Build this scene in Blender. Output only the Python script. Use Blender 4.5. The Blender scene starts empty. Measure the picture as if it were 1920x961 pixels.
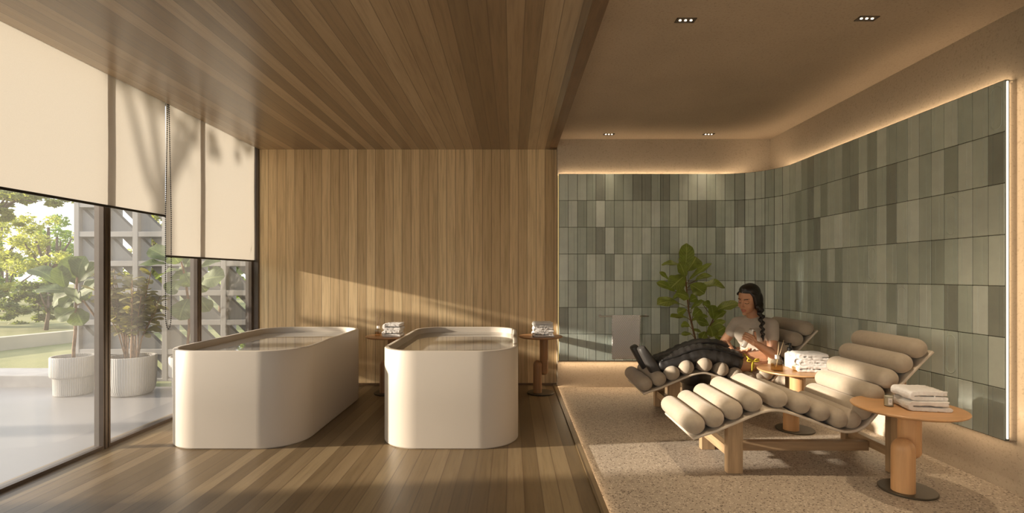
import bpy, bmesh, math, random
from mathutils import Vector, Matrix, Quaternion, noise

random.seed(7)
PI = math.pi
C = bpy.context.scene.collection
SC = bpy.context.scene
F = 950.0          # focal length in pixels of the 1920 px wide frame
VX, VY = 960.0, 515.0
CAMH = 1.2


def P(px, py, Y):
    return Vector(((px - VX) / F * Y, Y, CAMH - (py - VY) / F * Y))


# ------------------------------------------------------------------ materials
def srgb(r, g, b):
    def f(c):
        c /= 255.0
        return c / 12.92 if c <= 0.04045 else ((c + 0.055) / 1.055) ** 2.4
    return (f(r), f(g), f(b), 1.0)


def new_mat(name):
    m = bpy.data.materials.new(name)
    m.use_nodes = True
    nt = m.node_tree
    nt.nodes.clear()
    out = nt.nodes.new('ShaderNodeOutputMaterial')
    return m, nt, out


def N(nt, kind, **kw):
    n = nt.nodes.new('ShaderNode' + kind)
    for k, v in kw.items():
        if k in ('operation', 'blend_type', 'data_type', 'noise_dimensions', 'feature', 'distance', 'attribute_name',
                 'wave_type', 'bands_direction', 'interpolation', 'use_clamp', 'attribute_type'):
            setattr(n, k, v)
    return n


def setin(n, **kw):
    for k, v in kw.items():
        n.inputs[k.replace('_', ' ')].default_value = v
    return n


def math_n(nt, op, a, b=None, clamp=False):
    n = nt.nodes.new('ShaderNodeMath')
    n.operation = op
    n.use_clamp = clamp
    for i, v in enumerate((a, b)):
        if v is None:
            continue
        if isinstance(v, (int, float)):
            n.inputs[i].default_value = v
        else:
            nt.links.new(v, n.inputs[i])
    return n.outputs[0]


def mix_c(nt, fac, a, b, blend='MIX'):
    n = nt.nodes.new('ShaderNodeMix')
    n.data_type = 'RGBA'
    n.blend_type = blend
    for sock, v in ((n.inputs[0], fac), (n.inputs[6], a), (n.inputs[7], b)):
        if isinstance(v, (int, float)):
            sock.default_value = v
        elif isinstance(v, tuple):
            sock.default_value = v
        else:
            nt.links.new(v, sock)
    return n.outputs[2]


def ramp(nt, fac, stops, interp='LINEAR'):
    n = nt.nodes.new('ShaderNodeValToRGB')
    n.color_ramp.interpolation = interp
    el = n.color_ramp.elements
    while len(el) < len(stops):
        el.new(0.5)
    for e, (p, c) in zip(el, stops):
        e.position = p
        e.color = c
    nt.links.new(fac, n.inputs[0])
    return n.outputs[0]


def coords(nt, scale=(1, 1, 1), space='Object'):
    tc = nt.nodes.new('ShaderNodeTexCoord')
    mp = nt.nodes.new('ShaderNodeMapping')
    mp.inputs['Scale'].default_value = scale
    nt.links.new(tc.outputs[space], mp.inputs['Vector'])
    return mp.outputs[0]


def noise_n(nt, vec, scale, detail=3, rough=0.55):
    n = nt.nodes.new('ShaderNodeTexNoise')
    n.inputs['Scale'].default_value = scale
    n.inputs['Detail'].default_value = detail
    n.inputs['Roughness'].default_value = rough
    nt.links.new(vec, n.inputs['Vector'])
    return n.outputs['Fac']


def bump_n(nt, h, strength=0.3, dist=0.01):
    b = nt.nodes.new('ShaderNodeBump')
    b.inputs['Strength'].default_value = strength
    b.inputs['Distance'].default_value = dist
    nt.links.new(h, b.inputs['Height'])
    return b.outputs[0]


def bsdf(nt, out, color, rough=0.5, **kw):
    b = nt.nodes.new('ShaderNodeBsdfPrincipled')
    if isinstance(color, tuple):
        b.inputs['Base Color'].default_value = color
    else:
        nt.links.new(color, b.inputs['Base Color'])
    if isinstance(rough, (int, float)):
        b.inputs['Roughness'].default_value = rough
    else:
        nt.links.new(rough, b.inputs['Roughness'])
    for k, v in kw.items():
        s = b.inputs[k.replace('_', ' ')]
        if hasattr(v, 'is_output'):
            nt.links.new(v, s)
        else:
            s.default_value = v
    nt.links.new(b.outputs[0], out.inputs[0])
    return b


def m_simple(name, col, rough=0.5, var=0.12, scale=6.0, bump=0.0, bscale=60.0, **kw):
    m, nt, out = new_mat(name)
    v = coords(nt)
    n = noise_n(nt, v, scale)
    dark = tuple(c * (1 - var) for c in col[:3]) + (1,)
    lite = tuple(min(1, c * (1 + var)) for c in col[:3]) + (1,)
    c = ramp(nt, n, [(0.3, dark), (0.7, lite)])
    b = bsdf(nt, out, c, rough, **kw)
    if bump:
        nb = noise_n(nt, v, bscale, 4)
        nt.links.new(bump_n(nt, nb, bump, 0.004), b.inputs['Normal'])
    return m


def m_planks(name, across, along, width, cols, rough=0.45, spec=0.35, off=0.0, groove=0.03, coat=0.0, bump=0.35):
    """boards of one width: every board its own tone, grain along the board, dark joints"""
    m, nt, out = new_mat(name)
    tc = nt.nodes.new('ShaderNodeTexCoord')
    sep = nt.nodes.new('ShaderNodeSeparateXYZ')
    nt.links.new(tc.outputs['Object'], sep.inputs[0])
    a = math_n(nt, 'DIVIDE', math_n(nt, 'ADD', sep.outputs[across], off), width)
    cell = math_n(nt, 'FLOOR', a)
    fr = math_n(nt, 'FRACT', a)
    wn = nt.nodes.new('ShaderNodeTexWhiteNoise')
    wn.noise_dimensions = '1D'
    nt.links.new(cell, wn.inputs['W'])
    base = ramp(nt, wn.outputs['Value'], cols)
    # grain
    sc = [28.0, 28.0, 28.0]
    sc['XYZ'.index(along)] = 1.3
    cmb = nt.nodes.new('ShaderNodeCombineXYZ')
    for i, ax in enumerate('XYZ'):
        s = math_n(nt, 'MULTIPLY', sep.outputs[ax], sc[i])
        if ax == along:
            s = math_n(nt, 'ADD', s, math_n(nt, 'MULTIPLY', wn.outputs['Value'], 37.0))
        nt.links.new(s, cmb.inputs[i])
    g = noise_n(nt, cmb.outputs[0], 1.6, 6, 0.62)
    g2 = noise_n(nt, cmb.outputs[0], 0.35, 2, 0.5)
    c1 = mix_c(nt, math_n(nt, 'MULTIPLY', g, 0.55), base, (0.30, 0.185, 0.10, 1), 'MULTIPLY')
    gr = ramp(nt, g, [(0.30, (0.62, 0.58, 0.54, 1)), (0.55, (1, 1, 1, 1)), (0.8, (1.0, 0.97, 0.93, 1))])
    c1 = mix_c(nt, 0.75, base, gr, 'MULTIPLY')
    gr2 = ramp(nt, g2, [(0.3, (0.84, 0.81, 0.77, 1)), (0.65, (1, 1, 1, 1))])
    c1 = mix_c(nt, 0.7, c1, gr2, 'MULTIPLY')
    edge = math_n(nt, 'LESS_THAN', math_n(nt, 'MINIMUM', fr, math_n(nt, 'SUBTRACT', 1.0, fr)), groove)
    c2 = mix_c(nt, math_n(nt, 'MULTIPLY', edge, 0.6), c1, (0.09, 0.055, 0.03, 1))
    ro = math_n(nt, 'ADD', math_n(nt, 'MULTIPLY', g, 0.2), rough - 0.1)
    b = bsdf(nt, out, c2, ro, Specular_IOR_Level=spec, Coat_Weight=coat, Coat_Roughness=0.24)
    h = math_n(nt, 'SUBTRACT', math_n(nt, 'MULTIPLY', g, 0.12), edge)
    nt.links.new(bump_n(nt, h, bump, 0.003), b.inputs['Normal'])
    return m


def m_wood(name, col, along='Z', rough=0.42, contrast=0.35):
    m, nt, out = new_mat(name)
    sc = [22.0, 22.0, 22.0]
    sc['XYZ'.index(along)] = 1.6
    v = coords(nt, tuple(sc))
    g = noise_n(nt, v, 1.7, 5, 0.6)
    lo = tuple(c * (1 - contrast) for c in col[:3]) + (1,)
    c = ramp(nt, g, [(0.28, lo), (0.6, col)])
    b = bsdf(nt, out, c, rough, Specular_IOR_Level=0.4)
    nt.links.new(bump_n(nt, g, 0.12, 0.003), b.inputs['Normal'])
    return m


def m_terrazzo():
    m, nt, out = new_mat('terrazzo')
    v = coords(nt)
    vo = nt.nodes.new('ShaderNodeTexVoronoi')
    vo.inputs['Scale'].default_value = 95
    nt.links.new(v, vo.inputs['Vector'])
    sp = nt.nodes.new('ShaderNodeSeparateColor')
    nt.links.new(vo.outputs['Color'], sp.inputs[0])
    tone = ramp(nt, sp.outputs[0], [(0.0, (0.09, 0.065, 0.05, 1)), (0.22, (0.37, 0.31, 0.25, 1)),
                                    (0.70, (0.45, 0.385, 0.31, 1)), (0.78, (0.62, 0.55, 0.46, 1))], 'CONSTANT')
    base = (0.40, 0.34, 0.275, 1)
    dsel = math_n(nt, 'LESS_THAN', vo.outputs['Distance'], 0.45)
    c = mix_c(nt, math_n(nt, 'MULTIPLY', dsel, 0.9), base, tone)
    n2 = noise_n(nt, v, 2.2, 3)
    c = mix_c(nt, 0.35, c, ramp(nt, n2, [(0.3, (0.800, 0.790, 0.780, 1)), (0.7, (1, 1, 1, 1))]), 'MULTIPLY')
    bsdf(nt, out, c, 0.55, Specular_IOR_Level=0.35)
    return m


def m_plaster(name, col):
    m, nt, out = new_mat(name)
    v = coords(nt)
    n1 = noise_n(nt, v, 2.0, 4)
    n2 = noise_n(nt, v, 75, 3, 0.7)
    c = ramp(nt, n1, [(0.3, tuple(x * 0.9 for x in col[:3]) + (1,)), (0.7, col)])
    sp = ramp(nt, n2, [(0.33, (0.68, 0.66, 0.63, 1)), (0.45, (1, 1, 1, 1)), (0.6, (1, 1, 1, 1)), (0.72, (1.1, 1.1, 1.1, 1))])
    c = mix_c(nt, 0.65, c, sp, 'MULTIPLY')
    b = bsdf(nt, out, c, 0.85, Specular_IOR_Level=0.2)
    nt.links.new(bump_n(nt, n2, 0.25, 0.004), b.inputs['Normal'])
    return m


def m_tile():
    m, nt, out = new_mat('sage_glazed_tile')
    at = nt.nodes.new('ShaderNodeAttribute')
    at.attribute_name = 'glaze'
    v = coords(nt)
    n1 = noise_n(nt, v, 9, 3)
    c = mix_c(nt, 0.6, at.outputs['Color'], ramp(nt, n1, [(0.3, (0.86, 0.86, 0.86, 1)), (0.7, (1.06, 1.06, 1.04, 1))]), 'MULTIPLY')
    bsdf(nt, out, c, math_n(nt, 'ADD', math_n(nt, 'MULTIPLY', n1, 0.2), 0.30), Specular_IOR_Level=0.35)
    return m


def m_blind():
    m, nt, out = new_mat('linen_blind')
    v = coords(nt, (1, 1, 1))
    n1 = noise_n(nt, v, 180, 2)
    col = ramp(nt, n1, [(0.3, (0.83, 0.785, 0.70, 1)), (0.7, (0.865, 0.82, 0.735, 1))])
    d = nt.nodes.new('ShaderNodeBsdfDiffuse')
    t = nt.nodes.new('ShaderNodeBsdfTranslucent')
    nt.links.new(col, d.inputs[0])
    nt.links.new(col, t.inputs[0])
    mx = nt.nodes.new('ShaderNodeMixShader')
    mx.inputs[0].default_value = BLIND_T
    nt.links.new(d.outputs[0], mx.inputs[1])
    nt.links.new(t.outputs[0], mx.inputs[2])
    nt.links.new(mx.outputs[0], out.inputs[0])
    return m


BLIND_T = 0.185


def m_glass(name, tint=(0.97, 0.98, 0.97, 1), ior=1.45, rough=0.0, haze=0.0, reflect_mix=0.0):
    """thin sheet: clear transmission with Fresnel reflection"""
    m, nt, out = new_mat(name)
    lw = nt.nodes.new('ShaderNodeLayerWeight')
    lw.inputs['Blend'].default_value = 0.5
    f0 = ((ior - 1) / (ior + 1)) ** 2
    fr = math_n(nt, 'ADD', math_n(nt, 'MULTIPLY', math_n(nt, 'POWER', lw.outputs['Facing'], 5.0), 1 - f0), f0)
    tr = nt.nodes.new('ShaderNodeBsdfTransparent')
    tr.inputs[0].default_value = tint
    gl = nt.nodes.new('ShaderNodeBsdfGlossy')
    gl.inputs['Roughness'].default_value = rough
    mx = nt.nodes.new('ShaderNodeMixShader')
    nt.links.new(fr, mx.inputs[0])
    nt.links.new(tr.outputs[0], mx.inputs[1])
    nt.links.new(gl.outputs[0], mx.inputs[2])
    last = mx.outputs[0]
    if reflect_mix:          # pale diffuse mixed in to stand for bright reflections on the water
        du = nt.nodes.new('ShaderNodeBsdfDiffuse')
        du.inputs[0].default_value = (0.90, 0.86, 0.80, 1)
        m2 = nt.nodes.new('ShaderNodeMixShader')
        m2.inputs[0].default_value = reflect_mix
        nt.links.new(tr.outputs[0], m2.inputs[1])
        nt.links.new(du.outputs[0], m2.inputs[2])
        nt.links.new(m2.outputs[0], mx.inputs[1])
    if haze:          # pale translucent veil put in for the hazy glare on the pane
        du = nt.nodes.new('ShaderNodeBsdfTranslucent')
        du.inputs[0].default_value = (0.9, 0.88, 0.84, 1)
        m2 = nt.nodes.new('ShaderNodeMixShader')
        m2.inputs[0].default_value = haze
        nt.links.new(last, m2.inputs[1])
        nt.links.new(du.outputs[0], m2.inputs[2])
        last = m2.outputs[0]
    nt.links.new(last, out.inputs[0])
    return m


def m_leaf(name, col, back=None, rough=0.4, trans=0.35, veins=True):
    m, nt, out = new_mat(name)
    v = coords(nt)
    n1 = noise_n(nt, v, 14, 3)
    back = back or tuple(c * 1.5 for c in col[:3]) + (1,)
    c = ramp(nt, n1, [(0.3, tuple(x * 0.7 for x in col[:3]) + (1,)), (0.7, tuple(min(1, x * 1.25) for x in col[:3]) + (1,))])
    if veins:
        uv = nt.nodes.new('ShaderNodeTexCoord')
        sp = nt.nodes.new('ShaderNodeSeparateXYZ')
        nt.links.new(uv.outputs['UV'], sp.inputs[0])
        ax = math_n(nt, 'ABSOLUTE', math_n(nt, 'SUBTRACT', sp.outputs[0], 0.5))
        mid = math_n(nt, 'LESS_THAN', ax, 0.035)
        sv = math_n(nt, 'FRACT', math_n(nt, 'MULTIPLY', math_n(nt, 'SUBTRACT', sp.outputs[1], math_n(nt, 'MULTIPLY', ax, 0.5)), 9.0))
        side = math_n(nt, 'MULTIPLY', math_n(nt, 'LESS_THAN', sv, 0.14), 0.5)
        c = mix_c(nt, math_n(nt, 'MULTIPLY', math_n(nt, 'MAXIMUM', mid, side), 0.6), c, back)
    geo = nt.nodes.new('ShaderNodeNewGeometry')
    c = mix_c(nt, math_n(nt, 'MULTIPLY', geo.outputs['Backfacing'], 0.6), c, back)
    b = nt.nodes.new('ShaderNodeBsdfPrincipled')
    nt.links.new(c, b.inputs['Base Color'])
    b.inputs['Roughness'].default_value = rough
    t = nt.nodes.new('ShaderNodeBsdfTranslucent')
    nt.links.new(mix_c(nt, 1.0, c, (1.4, 1.5, 0.7, 1), 'MULTIPLY'), t.inputs[0])
    mx = nt.nodes.new('ShaderNodeMixShader')
    mx.inputs[0].default_value = trans
    nt.links.new(b.outputs[0], mx.inputs[1])
    nt.links.new(t.outputs[0], mx.inputs[2])
    nt.links.new(mx.outputs[0], out.inputs[0])
    return m


def m_emit(name, col, strength):
    m, nt, out = new_mat(name)
    e = nt.nodes.new('ShaderNodeEmission')
    e.inputs[0].default_value = col
    e.inputs[1].default_value = strength
    nt.links.new(e.outputs[0], out.inputs[0])
    return m


def m_grass():
    m, nt, out = new_mat('lawn')
    v = coords(nt)
    n1 = noise_n(nt, v, 0.9, 5)
    n2 = noise_n(nt, v, 60, 2)
    c = ramp(nt, n1, [(0.3, srgb(122, 124, 72)), (0.7, srgb(150, 146, 92))])
    c = mix_c(nt, 0.5, c, ramp(nt, n2, [(0.3, (0.7, 0.7, 0.7, 1)), (0.7, (1.1, 1.1, 1.1, 1))]), 'MULTIPLY')
    b = bsdf(nt, out, c, 0.9)
    nt.links.new(bump_n(nt, n2, 0.3, 0.01), b.inputs['Normal'])
    return m


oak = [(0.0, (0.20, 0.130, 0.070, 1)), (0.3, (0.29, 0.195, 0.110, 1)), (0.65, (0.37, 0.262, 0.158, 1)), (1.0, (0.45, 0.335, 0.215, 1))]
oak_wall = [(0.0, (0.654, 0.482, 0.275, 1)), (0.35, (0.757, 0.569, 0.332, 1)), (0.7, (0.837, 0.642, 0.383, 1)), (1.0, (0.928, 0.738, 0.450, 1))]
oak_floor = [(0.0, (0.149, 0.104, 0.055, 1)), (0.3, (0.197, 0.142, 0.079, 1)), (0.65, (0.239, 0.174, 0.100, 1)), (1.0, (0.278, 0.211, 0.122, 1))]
PLK = 0.0975
M = dict(
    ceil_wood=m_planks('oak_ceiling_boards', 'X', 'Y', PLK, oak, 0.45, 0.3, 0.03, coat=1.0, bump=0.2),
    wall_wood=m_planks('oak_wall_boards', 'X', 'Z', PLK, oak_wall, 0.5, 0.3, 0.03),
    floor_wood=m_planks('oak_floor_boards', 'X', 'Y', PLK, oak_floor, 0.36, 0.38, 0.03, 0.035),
    trim_wood=m_wood('dark_oak_trim', (0.20, 0.122, 0.066, 1), 'Y'),
    terrazzo=m_terrazzo(),
    plaster=m_plaster('sand_plaster', (0.50, 0.425, 0.335, 1)),
    plaster_ceil=m_plaster('sand_ceiling_plaster', (0.47, 0.385, 0.295, 1)),
    white_wall=m_plaster('cream_plaster', (0.72, 0.64, 0.53, 1)),
    tile=m_tile(),
    grout=m_simple('dark_grout', (0.10, 0.10, 0.085, 1), 0.9),
    blind=m_blind(),
    bronze=m_simple('dark_bronze_frame', (0.10, 0.074, 0.056, 1), 0.38, Metallic=0.3),
    black=m_simple('black_plastic', (0.012, 0.012, 0.012, 1), 0.35),
    glass=m_glass('window_glass', ior=1.5, haze=0.04),
    tub=m_simple('matt_stone_resin', (0.56, 0.50, 0.425, 1), 0.42, 0.02, 1.5, Specular_IOR_Level=0.4),
    water=m_glass('tub_water', (0.92, 0.94, 0.90, 1), 1.8, reflect_mix=0.48),
    bolster=m_simple('beige_upholstery', (0.39, 0.325, 0.25, 1), 0.85, 0.05, 40, 0.15, 500, Sheen_Weight=0.25),
    shell=m_simple('beige_lounger_shell', (0.62, 0.54, 0.44, 1), 0.5, 0.03),
    leg=m_wood('oak_legs', (0.40, 0.275, 0.16, 1), 'Z'),
    bar=m_wood('oak_bars', (0.40, 0.275, 0.16, 1), 'Y'),
    beam=m_wood('oak_beam', (0.37, 0.25, 0.145, 1), 'X'),
    table=m_wood('warm_oak_table_top', (0.60, 0.34, 0.16, 1), 'X', 0.35, 0.22),
    column=m_wood('warm_oak_column', (0.62, 0.36, 0.175, 1), 'Z', 0.38, 0.2),
    walltable=m_wood('brown_oak_table_top', (0.44, 0.23, 0.105, 1), 'X', 0.38, 0.25),
    wallcolumn=m_wood('brown_oak_column', (0.42, 0.23, 0.11, 1), 'Z', 0.4, 0.25),
    basemetal=m_simple('bronze_base_plate', (0.085, 0.07, 0.05, 1), 0.45, Metallic=0.4),
    towel=m_simple('white_terry', (0.76, 0.73, 0.70, 1), 0.95, 0.05, 60, 0.8, 420, Sheen_Weight=0.4),
    quilt=None,
    chrome=m_simple('brushed_steel', (0.55, 0.52, 0.48, 1), 0.28, Metallic=1.0),
    clear=m_glass('clear_bottle_glass', (0.87, 0.87, 0.83, 1), 1.6),
    amber=m_glass('amber_oil', (0.80, 0.66, 0.42, 1), 1.3),
    paleoil=m_glass('pale_oil', (0.93, 0.80, 0.66, 1), 1.3),
    soap=m_simple('frosted_bottle', (0.62, 0.60, 0.55, 1), 0.25, 0.03),
    reed=m_simple('pale_reed', (0.55, 0.42, 0.26, 1), 0.7),
    darkreed=m_simple('dark_reed', (0.22, 0.14, 0.08, 1), 0.7),
    cap=m_simple('silver_cap', (0.7, 0.66, 0.6, 1), 0.3, Metallic=0.7),
    whitecap=m_simple('white_cap', (0.8, 0.77, 0.72, 1), 0.5),
    wax=m_simple('candle_wax', (0.78, 0.75, 0.68, 1), 0.5),
    paper=m_simple('paper_label', (0.82, 0.80, 0.76, 1), 0.8),
    ink=m_simple('label_ink', (0.12, 0.11, 0.10, 1), 0.8),
    pot_dark=m_simple('dark_pot_glaze', (0.030, 0.022, 0.017, 1), 0.35),
    pot_white=m_simple('white_fluted_pot', (0.46, 0.44, 0.41, 1), 0.7, 0.03),
    soil=m_simple('soil', (0.05, 0.035, 0.025, 1), 0.95, 0.4, 40),
    stem=m_simple('brown_stem', (0.20, 0.11, 0.055, 1), 0.8, 0.3, 30),
    bark=m_simple('bark', (0.16, 0.115, 0.08, 1), 0.9, 0.3, 12, 0.5, 30),
    fig=m_leaf('fiddle_fig_leaf', (0.23, 0.285, 0.06, 1), (0.52, 0.56, 0.20, 1)),
    figout=m_leaf('terrace_fig_leaf', (0.11, 0.145, 0.055, 1), (0.24, 0.29, 0.12, 1), 0.65),
    bushleaf=m_leaf('bush_leaf', (0.19, 0.165, 0.065, 1), (0.30, 0.26, 0.10, 1), 0.6, 0.35, False),
    tree_y=m_leaf('yellow_green_foliage', (0.34, 0.345, 0.115, 1), (0.42, 0.41, 0.15, 1), 0.6, 0.5, False),
    tree_g=m_leaf('green_foliage', (0.19, 0.27, 0.08, 1), (0.28, 0.36, 0.12, 1), 0.6, 0.45, False),
    tree_d=m_leaf('dark_foliage', (0.13, 0.16, 0.055, 1), (0.2, 0.22, 0.08, 1), 0.6, 0.4, False),
    grass=m_grass(),
    concrete=m_simple('pale_concrete', (0.33, 0.315, 0.295, 1), 0.85, 0.1, 2.5, 0.2, 60),
    terrace=m_simple('terrace_slabs', (0.265, 0.255, 0.25, 1), 0.35, 0.06, 1.2),
    kerb=m_simple('grey_stone_kerb', (0.36, 0.34, 0.32, 1), 0.8, 0.12, 5),
    cream=m_simple('pale_sleeper_wood', (0.50, 0.43, 0.31, 1), 0.85, 0.06, 2),
    led=m_emit('led_strip', (1.0, 0.86, 0.62, 1), 1.0),
    ledgold=m_emit('gold_led_strip', (1.0, 0.68, 0.25, 1), 0.45),
    spot=m_emit('downlight_lamp', (1.0, 0.84, 0.6, 1), 6.0),
    skin=m_simple('skin', (0.50, 0.265, 0.155, 1), 0.5, 0.06, 9, Subsurface_Weight=0.08),
    lips=m_simple('lips', (0.42, 0.13, 0.10, 1), 0.45),
    brow=m_simple('brows_and_lashes', (0.018, 0.011, 0.008, 1), 0.7),
    hair=m_simple('black_brown_hair', (0.010, 0.0065, 0.005, 1), 0.38, 0.3, 60),
    shirt=m_simple('grey_tee', (0.44, 0.385, 0.325, 1), 0.9, 0.05, 20, 0.15, 300),
    shorts=m_simple('mustard_shorts', (0.50, 0.40, 0.03, 1), 0.8),
    boot=m_simple('black_padded_boot', (0.020, 0.018, 0.017, 1), 0.46, 0.25, 10, 0.5, 34),
    bootfoot=m_simple('grey_black_boot_foot', (0.045, 0.042, 0.040, 1), 0.55, 0.15, 8, 0.15, 30),
    zip=m_simple('zip_tape', (0.004, 0.004, 0.004, 1), 0.55),
    can=m_simple('pale_flask', (0.80, 0.74, 0.66, 1), 0.25, 0.02),
)


def m_quilt():
    m, nt, out = new_mat('quilted_towel')
    tc = nt.nodes.new('ShaderNodeTexCoord')
    sp = nt.nodes.new('ShaderNodeSeparateXYZ')
    nt.links.new(tc.outputs['Object'], sp.inputs[0])
    def wave(sgn):
        s = math_n(nt, 'ADD', math_n(nt, 'MULTIPLY', sp.outputs[0], 1.35), math_n(nt, 'MULTIPLY', sp.outputs[2], sgn))
        s = math_n(nt, 'MULTIPLY', s, 34.0)
        return math_n(nt, 'ABSOLUTE', math_n(nt, 'SUBTRACT', math_n(nt, 'FRACT', s), 0.5))
    h = math_n(nt, 'MINIMUM', wave(1.0), wave(-1.0))
    c = ramp(nt, h, [(0.0, (0.72, 0.70, 0.69, 1)), (0.16, (0.92, 0.90, 0.89, 1))])
    b = bsdf(nt, out, c, 0.95, Sheen_Weight=0.3)
    nt.links.new(bump_n(nt, h, 0.9, 0.012), b.inputs['Normal'])
    return m


M['quilt'] = m_quilt()


# ------------------------------------------------------------------ mesh tools
def quad_box(bm, lo, hi, mi=0):
    x0, y0, z0 = lo
    x1, y1, z1 = hi
    v = [bm.verts.new(p) for p in ((x0, y0, z0), (x1, y0, z0), (x1, y1, z0), (x0, y1, z0), (x0, y0, z1), (x1, y0, z1), (x1, y1, z1), (x0, y1, z1))]
    fs = []
    for f in ((3, 2, 1, 0), (4, 5, 6, 7), (0, 1, 5, 4), (1, 2, 6, 5), (2, 3, 7, 6), (3, 0, 4, 7)):
        face = bm.faces.new([v[i] for i in f])
        face.material_index = mi
        fs.append(face)
    return v, fs


def bev_box(bm, lo, hi, r=0.004, seg=2, mat=None):
    b2 = bmesh.new()
    quad_box(b2, lo, hi)
    if r > 0:
        bmesh.ops.bevel(b2, geom=b2.edges[:], offset=r, segments=seg, profile=0.5, affect='EDGES')
    if mat is not None:
        bmesh.ops.transform(b2, matrix=mat, verts=b2.verts)
    append_bm(bm, b2)


def append_bm(bm, b2, mi=None):
    me = bpy.data.meshes.new('tmp')
    b2.to_mesh(me)
    b2.free()
    n0 = len(bm.faces)
    bm.from_mesh(me)
    if mi is not None:
        bm.faces.ensure_lookup_table()
        for f in bm.faces[n0:]:
            f.material_index = mi
    bpy.data.meshes.remove(me)


def bridge(bm, a, b, closed=True, mi=0):
    n = len(a)
    for i in range(n if closed else n - 1):
        j = (i + 1) % n
        f = bm.faces.new((a[i], a[j], b[j], b[i]))
        f.material_index = mi
        f.smooth = True


def loft(bm, loops, cap0=True, cap1=True, closed=True, mi=0):
    """loops: lists of points, bottom to top, counter-clockwise seen from above"""
    vs = [[bm.verts.new(p) for p in lp] for lp in loops]
    for a, b in zip(vs, vs[1:]):
        bridge(bm, a, b, closed, mi)
    if cap0:
        f = bm.faces.new(vs[0][::-1])
        f.material_index = mi
    if cap1:
        f = bm.faces.new(vs[-1])
        f.material_index = mi
    return vs


def circle(r, z, n=40, cx=0, cy=0, ry=None):
    ry = r if ry is None else ry
    return [(cx + r * math.cos(2 * PI * i / n), cy + ry * math.sin(2 * PI * i / n), z) for i in range(n)]


def lathe(bm, prof, n=40, cx=0, cy=0, cap0=True, cap1=True, mi=0):
    return loft(bm, [circle(max(r, 1e-4), z, n, cx, cy) for r, z in prof], cap0, cap1, mi=mi)


def frame_of(d, up=Vector((0, 0, 1))):
    d = d.normalized()
    s = d.cross(up)
    if s.length < 1e-3:
        s = d.cross(Vector((0, 1, 0)))
    s.normalize()
    return d, s, s.cross(d).normalized()


def tube(bm, pts, radii, n=10, cap=True, mi=0):
    pts = [Vector(p) for p in pts]
    if isinstance(radii, (int, float)):
        radii = [radii] * len(pts)
    loops = []
    s_prev = None
    for i, p in enumerate(pts):
        d = (pts[min(i + 1, len(pts) - 1)] - pts[max(i - 1, 0)]).normalized()
        if s_prev is None:
            _, s, u = frame_of(d)
        else:
            s = (s_prev - d * s_prev.dot(d)).normalized()
            u = s.cross(d).normalized()
        s_prev = s
        loops.append([p + (s * math.cos(2 * PI * k / n) + u * math.sin(2 * PI * k / n)) * radii[i] for k in range(n)])
    vs = [[bm.verts.new(q) for q in lp] for lp in loops]
    for a, b in zip(vs, vs[1:]):
        for k in range(n):
            j = (k + 1) % n
            f = bm.faces.new((a[k], b[k], b[j], a[j]))
            f.smooth = True
            f.material_index = mi
    if cap:
        f0 = bm.faces.new(vs[0]); f1 = bm.faces.new(vs[-1][::-1])
        f0.material_index = f1.material_index = mi


def capsule(bm, a, b, ra, rb, n=16, rings=5):
    """closed tapered capsule from a to b"""
    a, b = Vector(a), Vector(b)
    d = b - a
    if d.length < 1e-6:
        d = Vector((0, 0, 1e-4))
    dn, s, u = frame_of(d)
    loops = []
    for i in range(rings + 1):
        t = -PI / 2 + (PI / 2) * i / rings
        loops.append((a + dn * ra * math.sin(t), max(ra * math.cos(t), 1e-4)))
    for i in range(rings + 1):
        t = (PI / 2) * i / rings
        loops.append((b + dn * rb * math.sin(t), max(rb * math.cos(t), 1e-4)))
    vs = [[bm.verts.new(c + (s * math.cos(2 * PI * k / n) + u * math.sin(2 * PI * k / n)) * r) for k in range(n)] for c, r in loops]
    for p, q in zip(vs, vs[1:]):
        for k in range(n):
            j = (k + 1) % n
            f = bm.faces.new((p[k], q[k], q[j], p[j]))
            f.smooth = True
    bm.faces.new(vs[0]); bm.faces.new(vs[-1][::-1])


def ellipsoid(bm, c, r, R=None, nu=24, nv=14):
    b2 = bmesh.new()
    bmesh.ops.create_uvsphere(b2, u_segments=nu, v_segments=nv, radius=1.0)
    mt = Matrix.Translation(Vector(c)) @ ((R.to_4x4() if R is not None else Matrix.Identity(4)) @ Matrix.Diagonal((r[0], r[1], r[2], 1)))
    bmesh.ops.transform(b2, matrix=mt, verts=b2.verts)
    for f in b2.faces:
        f.smooth = True
    append_bm(bm, b2)


def rrect(w, l, r, z, n=10, cx=0, cy=0):
    """rounded rectangle, counter-clockwise"""
    pts = []
    for (sx, sy, a0) in ((1, 1, 0), (-1, 1, PI / 2), (-1, -1, PI), (1, -1, 3 * PI / 2)):
        for i in range(n + 1):
            a = a0 + PI / 2 * i / n
            pts.append((cx + sx * (w / 2 - r) + r * math.cos(a), cy + sy * (l / 2 - r) + r * math.sin(a), z))
    return pts


def obj(name, bm, mats, parent=None, loc=(0, 0, 0), smooth=None):
    me = bpy.data.meshes.new(name)
    bmesh.ops.recalc_face_normals(bm, faces=bm.faces[:]) if smooth != 'keep' else None
    if smooth is True:
        for f in bm.faces:
            f.smooth = True
    bm.to_mesh(me)
    bm.free()
    for m in (mats if isinstance(mats, (list, tuple)) else [mats]):
        me.materials.append(m)
    o = bpy.data.objects.new(name, me)
    C.objects.link(o)
    o.location = loc
    if parent is not None:
        o.parent = parent
    return o


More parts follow.
